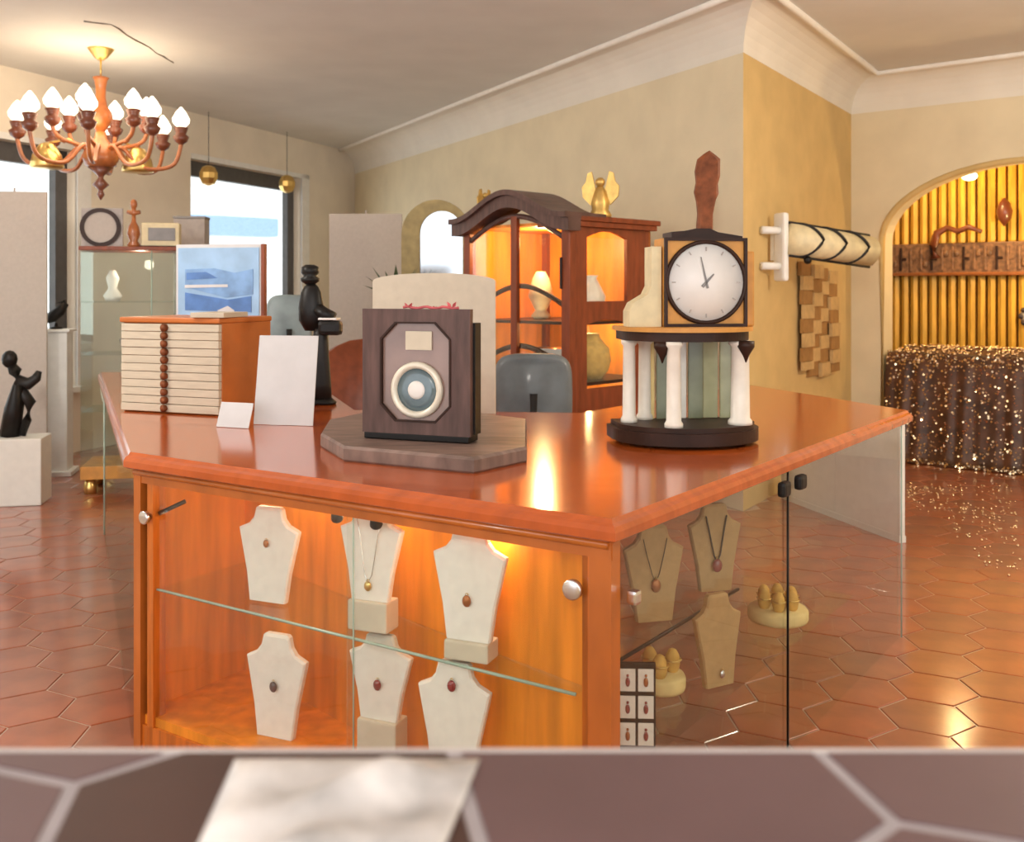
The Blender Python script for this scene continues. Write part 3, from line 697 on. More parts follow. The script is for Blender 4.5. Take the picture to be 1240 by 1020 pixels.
MB().lathe([(0.02, 0.57), (0.042, 0.585), (0.045, 0.60), (0.03, 0.61), (0.042, 0.625), (0.04, 0.655), (0.02, 0.665)], (-0.05, 0, 0), 16).build('head', M['black'], fg)
MB().tube([(-0.01, -0.01, 0.45), (0.03, -0.02, 0.43), (0.07, -0.02, 0.41)], [0.035, 0.03, 0.03], 8).box((0.055, -0.02, 0.365), (0.11, 0.07, 0.07), bev=0.02).build('arm', M['black'], fg)
MB().box((0.05, -0.02, 0.408), (0.09, 0.075, 0.010), bev=0.003).build('band', M['dial'], fg)
# blue picture board
d0 = 5.6; a, b = XY(213, d0), XY(317, d0-0.1); c = (a+b)/2; ang = math.atan2((b-a).y, (b-a).x); W_ = (b-a).length
pb = thing('picture_board', 'upright framed board with blue seascape print behind the drawer chest', 'picture', (c.x, c.y, 1.0005), ang)
HP = 0.80
MB().box((0, 0.012, HP/2), (W_, 0.02, HP), bev=0.003).build('backing', M['paper'], pb)
MB().box((W_/2+0.008, 0.01, HP/2), (0.022, 0.035, HP), bev=0.004).build('frame_edge', M['cherry'], pb)
MB().box((0, -0.001, HP-0.21), (W_-0.03, 0.004, 0.38)).build('print', M['bluelight'], pb)
MB().slab([(-0.20, 0.66), (-0.02, 0.665), (0.10, 0.64), (0.21, 0.66), (0.21, 0.52), (0.05, 0.50), (-0.20, 0.56)], -0.007, -0.003).build('print_shape', M['bluemid'], pb)
MB().slab([(-0.20, 0.53), (0.06, 0.49), (0.2, 0.51), (0.2, 0.42), (-0.20, 0.43)], -0.008, -0.003).build('print_shape', M['blue'], pb)
MB().slab([(-0.19, 0.64), (-0.07, 0.645), (0.0, 0.61), (-0.19, 0.60)], -0.009, -0.004).build('print_shape', M['blue'], pb)
MB().slab([(-0.2, 0.572), (0.06, 0.575), (0.06, 0.56), (-0.2, 0.555)], -0.010, -0.004).build('print_shape', M['paper'], pb)
MB().slab([(0.0, 0.43), (0.06, 0.455), (0.1, 0.43), (0.1, 0.42), (0.0, 0.42)], -0.010, -0.004).build('print_shape', M['paper'], pb)
MB().box((0, 0.08, 0.006), (W_*0.7, 0.16, 0.012)).build('foot', M['cherry'], pb)
# cream arched panel
d0 = 4.40; a, b = XY(452, d0+0.03), XY(600, d0-0.03); c = (a+b)/2; W_ = (b-a).length; ang = math.atan2((b-a).y, (b-a).x)
ol = [(-W_/2, 0), (W_/2, 0), (W_/2, 0.585)]+[(W_/2*math.cos(PI*i/12), 0.585+0.035*math.sin(PI*i/12)) for i in range(1, 12)]+[(-W_/2, 0.585)]
ap = thing('cream_signboard', 'blank cream panel with gently arched top behind the box clock', 'sign', (c.x, c.y, 1.0005), ang)
MB().slab(ol, -0.012, 0.012).build('board', M['cream'], ap)
MB().box((-W_*0.3, 0.0, 0.01), (0.05, 0.12, 0.02), bev=0.004).box((W_*0.3, 0.0, 0.01), (0.05, 0.12, 0.02), bev=0.004).build('feet', M['cream'], ap)
# white phone-like papers lying on counter near figurine
t = XY(432, 4.05)

# ------------------------------------------------------------------ chairs behind the counter
def office_chair(px, d, ztop, wd, hb, rz, mt, label, lean=0.1):
    t = XY(px, d); o = thing('office_chair', label, 'chair', (t.x, t.y, 0), rz, 'office chairs behind the counter')
    n = 36; v = []; f = []
    for sc, y in ((0.86, -0.035), (0.97, -0.025), (1.0, 0.0), (0.97, 0.025), (0.86, 0.035)):
        for i in range(n):
            a = 2*PI*i/n; c_, s_ = math.cos(a), math.sin(a)
            x = wd/2*sc*math.copysign(abs(c_)**0.45, c_); z = hb/2*sc*math.copysign(abs(s_)**0.45, s_)
            p = Matrix.Rotation(lean, 3, 'X') @ Vector((x, y-1.2*x*x, z)); v.append((p.x, p.y, p.z+ztop-hb/2))
    for k in range(4): f += [(k*n+i, k*n+(i+1) % n, (k+1)*n+(i+1) % n, (k+1)*n+i) for i in range(n)]
    f += [tuple(range(n-1, -1, -1)), tuple(range(4*n, 5*n))]
    mesh_obj('backrest', v, f, M[mt], o, True)
    MB().tube([(0, -0.06, 0.47), (0, 0.05, 0.55), (0, 0.05, ztop-hb*0.5)], 0.02, 8).build('back_support', M['blackm'], o)
    MB().box((0, -0.26, 0.48), (wd*1.02, 0.46, 0.08), bev=0.03).build('seat', M[mt], o)
    MB().tube([(0, -0.25, 0.10), (0, -0.25, 0.45)], 0.025, 10).build('gas_column', M['blackm'], o)
    for k in range(5):
        a = 2*PI*k/5+0.3; q = MB().tube([(0, -0.25, 0.10), (0.27*math.cos(a), -0.25+0.27*math.sin(a), 0.07)], [0.022, 0.014], 8).build('leg', M['blackm'], o)
        MB().ball((0.27*math.cos(a), -0.25+0.27*math.sin(a), 0.029), 0.028, (0.8, 0.8, 1), 8).build('caster', M['black'], q)
    return o
office_chair(646, 5.0, 1.225, 0.40, 0.40, PI+0.0, 'chair', 'slate grey leather office chair in front of the wooden display cabinet')
office_chair(350, 7.2, 1.51, 0.33, 0.5, 0.25+PI, 'chairlight', 'pale teal office chair behind the tall white board')
# red-brown leather armchair
t = XY(415, 6.95)
rc = thing('leather_armchair', 'red-brown leather tub armchair beside the black figurine', 'chair', (t.x+0.02, t.y+0.1, 0), -0.2)
v = []; f = []; n = 13
for r, z, hz in ((0.30, 0.12, 0), (0.33, 0.5, 0), (0.35, 1.0, 0.24), (0.29, 1.0, 0.24), (0.27, 0.5, 0), (0.26, 0.42, 0)):
    for i in range(n):
        a = -0.1*PI+1.2*PI*i/(n-1); hgt = math.sin(max(0, min(PI, a)))
        v.append((r*math.cos(a), r*math.sin(a), z if not hz else 0.84+(hz+0.1)*hgt**0.8))
for k in range(5):
    for i in range(n-1): f.append((k*n+i, k*n+i+1, (k+1)*n+i+1, (k+1)*n+i))
for i in (0, n-1): f.append(tuple(k*n+i for k in range(6)))
f.append(tuple(range(n))); 
mesh_obj('backrest', v, f, M['redleather'], rc, True)
MB().box((0, -0.02, 0.42), (0.50, 0.5, 0.14), bev=0.05).build('seat', M['redleather'], rc)
for x, y in ((-0.2, -0.2), (0.2, -0.2), (-0.2, 0.2), (0.2, 0.2)):
    MB().lathe([(0.016, 0), (0.024, 0.14)], (x, y, 0), 10).build('leg', M['darkwood'], rc)

# ------------------------------------------------------------------ wooden display cabinet with bonnet top
O = Vector((0.36, 6.2)); fdir = Vector((-0.71, 0.704)); sdir = Vector((0.704, 0.71))
cang = math.atan2(-fdir.y, -fdir.x)
vc = thing('display_cabinet', 'cherry wood display cabinet with arched bonnet top and glass doors', 'cabinet', (O.x, O.y, 0), cang)
# local frame: x from -1 (far end of the front) to 0 (corner), y into the side
FW = 0.98; SD = 0.84; ZT = 1.98
def lb(m, x0, x1, y0, y1, z0, z1, bev=0.0): return m.box(((x0+x1)/2, (y0+y1)/2, (z0+z1)/2), (x1-x0, y1-y0, z1-z0), bev=bev)
lb(MB(), -FW, 0, 0.01, SD, 0, 0.5, 0.01).build('lower_body', M['cherry'], vc)
for x0, x1, y0, y1 in ((-0.07, 0.0, 0.0, 0.07), (-FW, -FW+0.06, 0.0, 0.06), (-0.06, 0, SD-0.06, SD), (-FW, -FW+0.06, SD-0.06, SD)):
    lb(MB(), x0, x1, y0, y1, 0.5, ZT, 0.006).build('post', M['cherry'], vc)
lb(MB(), -FW*0.5-0.028, -FW*0.5+0.028, -0.004, 0.03, 0.5, ZT+0.05, 0.005).build('door_stile', M['cherry'], vc)
lb(MB(), -FW, 0, SD-0.02, SD-0.005, 0.5, ZT).build('back_panel', M['panel'], vc)
lb(MB(), -FW+0.003, -FW+0.015, 0.05, SD-0.02, 0.5, ZT).build('end_panel', M['panel'], vc)
lb(MB(), -FW+0.06, -0.07, 0.0, 0.03, 0.5, 0.56).build('door_rail', M['cherry'], vc)
# curved bonnet (swan profile) on the front
bz = []; K = 24
for i in range(K+1):
    x = -FW-0.05+(FW+0.10)*i/K; s_ = (x+FW/2)/(FW/2+0.05); bz.append((x, ZT+0.02+0.17*(0.5+0.5*math.cos(PI*min(1, abs(s_)*1.05)))))
lo = [(x, z-0.085) for x, z in bz]
MB().slab(bz+lo[::-1], -0.07, 0.05).build('bonnet', M['brownfront'], vc)
hi = [(x, z+0.03) for x, z in bz]; lo2 = [(x, z-0.005) for x, z in bz]
MB().slab(hi+lo2[::-1], -0.10, 0.30).build('bonnet_cornice', M['brownfront'], vc)
# arched door heads and the arched shelf edges behind the glass
for z0, nm in ((ZT-0.10, 'door_head'), (1.42, 'shelf_arch'), (1.02, 'shelf_arch')):
    y0 = 0.0 if nm == 'door_head' else 0.06
    for k in range(1):
        l = [(-FW+0.06+(FW-0.13)*i/20, y0+0.015, z0+0.15*math.sin(PI*i/20)) for i in range(21)]
        MB().tube(l, 0.018, 8).build(nm, M['brownfront'] if nm == 'door_head' else M['darkwood'], vc)
for z in (0.93, 1.32):
    lb(MB(), -FW+0.02, -0.01, 0.07, SD-0.03, z, z+0.02).build('shelf', M['darkwood'], vc)
for x0, x1 in ((-FW+0.06, -FW/2-0.028), (-FW/2+0.028, -0.07)):
    lb(MB(), x0, x1, 0.012, 0.017, 0.56, ZT-0.02).build('glass_door', G, vc)
lb(MB(), -0.075, -0.06, -0.012, 0.0, 1.55, 1.75, 0.004).build('hinge', M['blackm'], vc)
# side frame with arched windows
def side_ring(z0, z1, arch):
    y0, y1 = 0.07, SD-0.06; yi0, yi1 = 0.17, SD-0.26
    n = 12
    out = [(y0, z0), (y1, z0)]+[(y1+(y0-y1)*i/n, z1) for i in range(n+1)]
    inn = [(yi0, z0+0.05), (yi1, z0+0.05)]+[(yi1+(yi0-yi1)*i/n, z1-0.10+arch*math.sin(PI*i/n)) for i in range(n+1)]
    m = MB(); m.ring(out, inn, -0.012, 0.012); m.v = [(-0.014+b_, a_, c_) for a_, b_, c_ in m.v]
    m.build('side_frame', M['cherry'], vc)
    q = [(yi0, z0+0.05), (yi1, z0+0.05), (yi1, z1-0.1), (yi0, z1-0.1)]
    m = MB(); m.slab(q, -0.002, 0.002); m.v = [(-0.014+b_, a_, c_) for a_, b_, c_ in m.v]; m.build('side_pane', G, vc)
side_ring(1.42, ZT, 0.045); side_ring(0.86, 1.42, 0.03); side_ring(0.5, 0.86, 0.0)
lb(MB(), -0.30, 0.05, 0.05, SD+0.05, ZT, ZT+0.035, 0.006).build('side_cornice', M['cherry'], vc)
lb(MB(), -0.28, 0.035, 0.0, SD+0.03, ZT-0.035, ZT, 0.006).build('side_cornice', M['cherry'], vc)
lb(MB(), -FW, 0, 0.03, SD, ZT-0.02, ZT).build('roof_board', M['panel'], vc)
M_c = Matrix.Translation((O.x, O.y, 0)) @ Matrix.Rotation(cang, 4, 'Z')
for p, e in (((-0.5, 0.3, 1.88), 18), ((-0.3, 0.5, 1.27), 9), ((-0.3, 0.45, 0.88), 8)):
    lamp('cabinet_lamp', M_c @ Vector(p), e, (1.0, 0.66, 0.30), 0.04)
def cab(p): return M_c @ Vector(p)
def vase(p, prof, mt, label, name='vase', cat='vase', group=None):
    o = MB().lathe(prof, n=20).build(name, M[mt]); put(o, cab(p)); return tag(o, label, cat, group)
vase((-0.22, 0.45, 1.341), [(0.05, 0), (0.06, 0.01), (0.05, 0.02), (0.10, 0.09), (0.11, 0.16), (0.07, 0.24), (0.05, 0.28), (0.06, 0.30)], 'marble', 'pale round vase on the cabinet upper shelf')
vase((-0.62, 0.40, 1.341), [(0.05, 0), (0.07, 0.02), (0.04, 0.06), (0.09, 0.16), (0.06, 0.28), (0.03, 0.33)], 'stonecream', 'slim cream vase on the cabinet upper shelf')
vase((-0.20, 0.42, 0.951), [(0.09, 0), (0.13, 0.05), (0.15, 0.12), (0.14, 0.2), (0.08, 0.27), (0.07, 0.30)], 'velvet', 'large amber pot on the cabinet middle shelf')
vase((-0.60, 0.45, 0.951), [(0.08, 0), (0.12, 0.05), (0.13, 0.1), (0.09, 0.17), (0.10, 0.19)], 'copper', 'squat copper coloured pot on the cabinet middle shelf', cat='pot', name='pot')
o = MB().box((0, 0, 0.10), (0.20, 0.006, 0.20), bev=0.001, mtx=Matrix.Rotation(-0.15, 4, 'X')).build('note_card', M['paper']); put(o, cab((-0.36, 0.2, 0.952)), cang+0.3); tag(o, 'blank white card leaning in the wooden display cabinet', 'card')
vase((-0.32, 0.30, 0.501), [(0.10, 0), (0.16, 0.06), (0.20, 0.14), (0.21, 0.17)], 'dial', 'white bowl in the bottom of the wooden cabinet', 'bowl', 'bowl')
# gilded figures on top of the cabinet
def figure(loc, rz, s, label):
    o = thing('gilded_figurine', label, 'figurine', loc, rz, 'gilded figurines on the wooden cabinet')
    MB().lathe([(0.06*s, 0), (0.07*s, 0.02*s), (0.05*s, 0.05*s), (0.055*s, 0.09*s), (0.035*s, 0.16*s), (0.02*s, 0.19*s)], n=14).build('body', M['gold'], o)
    MB().ball((0, 0, 0.215*s), 0.03*s).build('head', M['gold'], o)
    for sg in (-1, 1):
        l = [(0.02*sg*s, 0.02*s), (0.06*sg*s, 0.0), (0.11*sg*s, 0.05*s), (0.115*sg*s, 0.11*s), (0.09*sg*s, 0.14*s), (0.08*sg*s, 0.19*s), (0.055*sg*s, 0.2*s), (0.03*sg*s, 0.1*s)]
        m = MB(); m.slab([(x, z+0.08*s) for x, z in l], 0.0, 0.015*s); m.build('wing', M['gold'], o)
    return o
figure(cab((-0.10, 0.42, ZT+0.036)), -0.4, 1.12, 'larger gilded winged figurine on the flat cabinet cornice')
figure(cab((-FW+0.06, 0.15, ZT+0.075)), 0.9, 0.7, 'smaller gilded winged figurine at the far end of the bonnet')

# ------------------------------------------------------------------ arched mirror, plant, beige screens at the back
d0 = 7.9; t = XY(528, d0)
mr = thing('arched_mirror', 'tall olive framed arched standing mirror beside the wooden cabinet', 'mirror', (t.x, t.y, 0), -0.15)
def archout(hw_, zt, n=16): return [(-hw_, 0.0), (hw_, 0.0)]+[(hw_*math.cos(PI*i/n), zt-hw_+hw_*math.sin(PI*i/n)) for i in range(n+1)]
zt = EYE+(HY-242)/F*d0
oo = archout(0.28, zt); ii = [(x+0.045, z) for x, z in archout(0.175, zt-0.09)]; ii[0] = (ii[0][0], 0.3); ii[1] = (ii[1][0], 0.3)
MB().ring(oo, ii, -0.02, 0.02).build('frame', M['olive'], mr)
MB().slab(ii, -0.004, 0.004).build('mirror_glass', M['mirror'], mr)
MB().box((0, 0.0, 0.02), (0.56, 0.3, 0.04), bev=0.01).build('foot', M['olive'], mr)
d0 = 7.6; t = XY(480, d0)
pl = thing('potted_plant', 'slim dark green plant in a tall pot beside the arched mirror', 'plant', (t.x, t.y, 0), 0)
MB().lathe([(0.10, 0), (0.12, 0.02), (0.13, 0.9), (0.14, 1.42), (0.15, 1.45), (0.12, 1.45)], n=18).build('pot', M['cream'], pl)
for k in range(16):
    a = k*2.4; el = random.uniform(0.5, 1.3); L_ = random.uniform(0.16, 0.36); m = MB()
    c0 = Vector((0.03*math.cos(a), 0.03*math.sin(a), 1.45)); dr = Vector((math.cos(a)*math.cos(el), math.sin(a)*math.cos(el), math.sin(el))); sd = Vector((-math.sin(a), math.cos(a), 0))
    m.add([c0, c0+dr*L_*0.5+sd*0.025, c0+dr*L_+Vector((0, 0, -0.04)), c0+dr*L_*0.5-sd*0.025, c0+dr*L_*0.5+Vector((0, 0, 0.012))], [(0, 1, 4), (1, 2, 4), (2, 3, 4), (3, 0, 4)])
    m.build('leaf', M['leaf'], pl)
def screen(px0, px1, d, ytop, label, rz, zb=0.12, mt='beige'):
    a, b = XY(px0, d), XY(px1, d); c = (a+b)/2; W_ = (b-a).length; zt = EYE+(HY-ytop)/F*d
    o = thing('display_screen', label, 'screen', (c.x, c.y, 0), rz, 'beige screens')
    MB().box((0, 0, (zb+zt)/2), (W_, 0.03, zt-zb), bev=0.005).build('board', M[mt], o)
    for s in (-1, 1):
        MB().box((s*W_*0.38, 0, zb/2), (0.04, 0.32, zb+0.01), bev=0.01).build('foot', M['greybox'], o)
    MB().tube([(0, 0, zt-0.01), (0, 0, zt+0.03)], 0.008, 6).build('peg', M['greybox'], o)
    return o
screen(399, 487, 8.8, 259, 'tall beige fabric screen between the window and the arched mirror', 0.0)
screen(-20, 55, 7.9, 232, 'tall beige fabric screen in front of the window beside the black statue', 0.15)

# ------------------------------------------------------------------ glass vitrine by the window and the things on it
d0 = 7.45; a, b = XY(97, d0), XY(212, d0+0.15); c = (a+b)/2; W_ = (b-a).length; ang = math.atan2((b-a).y, (b-a).x); zt = EYE+(HY-298)/F*d0
gv = thing('glass_vitrine', 'tall greenish glass vitrine with thin wooden top by the window', 'vitrine', (c.x, c.y, 0), ang)
DV = 0.5
MB().box((0, DV/2, zt-0.015), (W_+0.02, DV+0.02, 0.03), bev=0.005).build('top_board', M['cherry'], gv)
MB().box((0, DV/2, 0.16), (W_, DV, 0.10), bev=0.005).build('base_board', M['clockwood'], gv)
for x in (-W_/2+0.06, W_/2-0.06):
    for y in (0.06, DV-0.06): MB().lathe([(0.045, 0), (0.05, 0.05), (0.035, 0.11)], (x, y, 0), 12).build('foot', M['brass'], gv)
for x, y, sx, sy in ((0, 0.003, W_-0.01, 0.006), (0, DV-0.003, W_-0.01, 0.006), (-W_/2+0.003, DV/2, 0.006, DV-0.02), (W_/2-0.003, DV/2, 0.006, DV-0.02)):
    MB().box((x, y, (0.21+zt-0.03)/2), (sx, sy, zt-0.24)).build('glass_side', GG, gv)
for z in (0.62, 1.05, 1.45):
    MB().box((0, DV/2, z), (W_-0.02, DV-0.03, 0.008)).build('glass_shelf', GG, gv)
MB().tube([(0.17, -0.004, 0.21), (0.17, -0.004, zt-0.03)], 0.005, 6).build('door_edge', GE, gv)
MB().ball((0.15, -0.015, 1.25), 0.022, (0.7, 0.7, 1.4), 8).build('lock', M['blackm'], gv)
lamp('vitrine_lamp', (c.x, c.y+0.25, zt-0.12), 3, (1.0, 0.9, 0.7), 0.04)
Mv = Matrix.Translation((c.x, c.y, 0)) @ Matrix.Rotation(ang, 4, 'Z')
def vit(p): return Mv @ Vector(p)
for k, (p, prof, mt, lab) in enumerate((((-0.15, 0.25, 1.4555), [(0.05, 0), (0.07, 0.04), (0.03, 0.1), (0.05, 0.18), (0.02, 0.24)], 'dial', 'white porcelain vase on the top shelf of the glass vitrine'),
    ((0.0, 0.25, 1.0555), [(0.06, 0), (0.09, 0.05), (0.1, 0.1), (0.06, 0.14)], 'darkwood', 'dark brown pot on the middle shelf of the glass vitrine'),
    ((-0.15, 0.25, 0.6255), [(0.04, 0), (0.08, 0.06), (0.09, 0.15), (0.05, 0.22)], 'marble', 'cream jar on the lowest shelf of the glass vitrine'))):
    o = MB().lathe(prof, n=18).build('vase', M[mt]); put(o, vit(p)); tag(o, lab, 'vase', 'vases in the glass vitrine')
# round mirror on a pale plate, red figurine, cream radio, grey box
rmz = zt+0.0005
rm = thing('round_dial', 'pale square plaque with thick dark ring on the vitrine top', 'clock', vit((-0.21, 0.14, rmz)), ang)
MB().box((0.0, 0.02, 0.15), (0.30, 0.03, 0.30), bev=0.004).build('plaque', M['greybox'], rm)
MB().ring(circ(0.148, 36, -0.01, 0.15), circ(0.118, 36, -0.01, 0.15), -0.015, 0.01).build('ring', M['darkwood'], rm)
MB().slab(circ(0.12, 36, -0.01, 0.15), -0.002, 0.008).build('dial', M['beige'], rm)
rf = thing('red_figurine', 'small red-brown turned figurine beside the cream radio', 'figurine', vit((0.015, 0.18, rmz)), 0)
MB().lathe([(0.04, 0), (0.05, 0.02), (0.03, 0.05), (0.05, 0.10), (0.04, 0.16), (0.018, 0.2), (0.015, 0.25)], n=14).build('body', M['terra'], rf)
MB().tube([(-0.05, 0, 0.275), (0, 0, 0.265), (0.05, 0, 0.275)], [0.015, 0.02, 0.015], 8).build('arms', M['terra'], rf)
MB().ball((0, 0, 0.335), 0.034, (0.8, 0.8, 1.2)).tube([(0, 0, 0.25), (0, 0, 0.31)], 0.018, 8).build('head', M['terra'], rf)
ra_ = thing('table_radio', 'cream table radio with grey front screen on the vitrine top', 'radio', vit((0.22, 0.12, rmz)), ang)
MB().box((0, 0.07, 0.095), (0.28, 0.16, 0.19), bev=0.012).build('case', M['stonecream'], ra_)
MB().box((0.01, -0.012, 0.10), (0.20, 0.008, 0.10), bev=0.003).build('screen', M['greyscreen'], ra_)
MB().box((0, 0.06, -0.0 + 0.006), (0.30, 0.17, 0.012)).build('base', M['darkwood'], ra_)
t = XY(229, 8.3)
sp = thing('grey_pedestal', 'narrow grey pedestal box standing beside the glass vitrine', 'pedestal', (t.x, t.y, 0), 0.1)
MB().box((0, 0.1, 1.07), (0.255, 0.2, 2.14), bev=0.006).build('body', M['greybox'], sp)
MB().box((0, 0.1, 2.15), (0.265, 0.21, 0.02), bev=0.004).build('cap', M['greyscreen'], sp)

# ------------------------------------------------------------------ black statue and small things by the far left window
t = XY(26, 7.2)
bs = thing('black_statue', 'twisted black abstract statue on a white block by the window', 'statue', (t.x, t.y, 0), 0.2)
MB().box((0, 0, 0.24), (0.34, 0.3, 0.48), bev=0.01).build('block', M['whitecab'], bs)
MB().tube([(-0.08, 0, 0.48), (-0.05, 0, 0.68), (-0.01, 0, 0.85), (-0.04, 0, 0.95), (-0.07, 0, 1.0)], [0.07, 0.065, 0.05, 0.045, 0.03], 10).build('trunk', M['black'], bs)
MB().tube([(-0.03, 0, 0.88), (0.05, 0, 0.86), (0.10, 0, 0.9), (0.12, 0, 0.95)], [0.05, 0.045, 0.035, 0.02], 10).build('arm', M['blackm'], bs)
MB().ball((-0.08, 0, 1.04), 0.055, (1, 0.9, 1.2)).build('head', M['black'], bs)
MB().tube([(-0.02, 0, 0.84), (0.06, 0, 0.72), (0.04, 0, 0.6), (0.0, 0, 0.49)], [0.04, 0.04, 0.03, 0.03], 10).build('leg', M['blackm'], bs)
t = XY(68, 8.3)
bb = thing('black_bird', 'small black bird sculpture on white pedestal in front of window', 'sculpture', (t.x, t.y, 1.215), 0.4)
MB().lathe([(0.05, 0), (0.05, 0.015), (0.015, 0.02), (0.012, 0.05)], n=12).build('base', M['black'], bb)
MB().tube([(-0.07, 0, 0.06), (-0.03, 0, 0.10), (0.03, 0, 0.15), (0.07, 0, 0.21), (0.06, 0, 0.24)], [0.02, 0.05, 0.045, 0.03, 0.015], 10).build('body', M['black'], bb)
MB().tube([(0.065, 0, 0.23), (0.0, 0, 0.215)], [0.012, 0.002], 6).build('beak', M['blackm'], bb)
wp = thing('white_pedestal', 'slim square white pedestal carrying the black bird sculpture', 'pedestal', (t.x, t.y, 0), 0.2)
MB().box((0, 0, 0.60), (0.22, 0.22, 1.18), bev=0.006).build('shaft', M['white'], wp)
MB().box((0, 0, 1.203), (0.27, 0.27, 0.022), bev=0.004).build('cap', M['white'], wp)
MB().box((0, 0, 0.02), (0.30, 0.30, 0.04), bev=0.006).build('foot', M['white'], wp)
t = XY(12, 7.85)
o = MB().lathe([(0.07, 0), (0.11, 0.02), (0.13, 0.09), (0.135, 0.12), (0.12, 0.12), (0.10, 0.05), (0.02, 0.03)], n=18).build('bowl', M['dial']); put(o, (t.x+0.0, 7.55, 0.0005)); tag(o, 'white dish on the floor below the window', 'bowl')
# gold lanterns hanging in the second window
for px, py, lab in ((245, 214, 'gold globe lantern in the tall window above the grey pedestal'), (340, 224, 'gold globe lantern in the tall window above the teal office chair')):
    d0 = dwl(px)-0.12; p = P(px, py, d0)
    o = thing('gold_lantern', lab, 'lantern', (p.x+0.1, p.y-0.1, p.z), 0, 'gold lanterns in the window')
    MB().lathe([(0.02, -0.11), (0.07, -0.09), (0.10, -0.03), (0.10, 0.03), (0.07, 0.09), (0.03, 0.11)], n=10, smooth=False).build('globe', M['brass'], o)
    MB().tube([(0, 0, 0.11), (0, 0, CH-p.z)], 0.004, 5).build('cord', M['blackm'], o)

# ------------------------------------------------------------------ chandelier
dch = 8.05; tp = XY(122, dch)
ch = thing('chandelier', 'turned wood chandelier with curved arms and flame bulbs', 'chandelier', (tp.x, tp.y, 0), 0)
def zc(py): return EYE+(HY-py)/F*dch
MB().lathe([(0.025, zc(73)), (0.05, zc(70)), (0.095, zc(61)), (0.105, zc(59)), (0.10, CH)], n=24).build('canopy', M['brass'], ch)
MB().tube([(0, 0, zc(95)), (0, 0, zc(72))], 0.008, 8).build('rod', M['brass'], ch)
MB().lathe([(0.03, zc(160)), (0.075, zc(150)), (0.095, zc(143)), (0.085, zc(136)), (0.05, zc(128)), (0.038, zc(118)), (0.04, zc(106)), (0.05, zc(98)), (0.065, zc(94)), (0.045, zc(93))], n=24).build('stem', M['terra'], ch)
MB().lathe([(0.03, zc(205)), (0.12, zc(201)), (0.14, zc(192)), (0.125, zc(184)), (0.09, zc(176)), (0.05, zc(168)), (0.04, zc(160))], n=24).build('hub', M['terra'], ch)
MB().lathe([(0.006, zc(242)), (0.03, zc(236)), (0.02, zc(232)), (0.02, zc(230)), (0.065, zc(224)), (0.02, zc(216)), (0.025, zc(213)), (0.10, zc(203)), (0.03, zc(202))], n=24).build('finial', M['terradark'], ch)
def arm(a, r, zcup, low):
    c_, s_ = math.cos(a), math.sin(a)
    R_ = lambda q: (q[0]*c_, q[0]*s_, q[1])
    pts = [(0.08, zc(185)), (0.16, zc(178)), (0.30, low), (r*0.72, low-0.02), (r*0.92, low+0.03), (r, zcup-0.08), (r, zcup)]
    sm = []
    for i in range(len(pts)-1):
        for t in range(4):
            p0, p1, p2, p3 = pts[max(i-1, 0)], pts[i], pts[i+1], pts[min(i+2, len(pts)-1)]; q = t/4
            sm.append(tuple(0.5*((2*p1[k])+(-p0[k]+p2[k])*q+(2*p0[k]-5*p1[k]+4*p2[k]-p3[k])*q*q+(-p0[k]+3*p1[k]-3*p2[k]+p3[k])*q**3) for k in (0, 1)))
    sm.append(pts[-1])
    ar = MB().tube([R_(q) for q in sm], 0.017, 8).build('arm', M['terra'], ch)
    x, y, _ = R_((r, 0))
    MB().lathe([(0.016, zcup-0.08), (0.05, zcup-0.055), (0.066, zcup-0.015), (0.04, zcup+0.005), (0.048, zcup+0.03), (0.058, zcup+0.06), (0.04, zcup+0.065)], (x, y, 0), 14).build('candle_cup', M['terradark'], ar)
    MB().lathe([(0.03, zcup+0.06), (0.066, zcup+0.10), (0.07, zcup+0.135), (0.04, zcup+0.19), (0.008, zcup+0.23)], (x, y, 0), 14).build('bulb', M['bulb'], ar)
for k in range(8): arm(2*PI*k/8+0.25, 0.62, zc(160), zc(200))
for k in range(6): arm(2*PI*k/6+0.6, 0.36, zc(146), zc(172))
for x, y in ((-0.38, -0.12), (0.24, 0.16)):
    MB().lathe([(0.02, zc(175)), (0.06, zc(178)), (0.11, zc(190)), (0.13, zc(204)), (0.12, zc(206))], (x, y, 0), 18).tube([(x, y, zc(176)), (x*0.6, y*0.6, zc(170)), (x*0.2, y*0.2, zc(186))], 0.01, 6).build('brass_shade', M['brass'], ch)
lamp('chandelier_light', (tp.x, tp.y-0.1, zc(150)), 42, (1.0, 0.76, 0.50), 0.5)

# ------------------------------------------------------------------ things on the pier wall and by the arch
pw = (Ic-Kc).normalized(); pn = Vector((pw.y, -pw.x))
def PW(t, off, z): p = Kc+pw*t+pn*off; return Vector((p.x, p.y, z))
pan = math.atan2(pw.y, pw.x)
def tpier(px):
    k = (px-HX)/F; return (k*Kc.y-Kc.x)/(pw.x-k*pw.y)
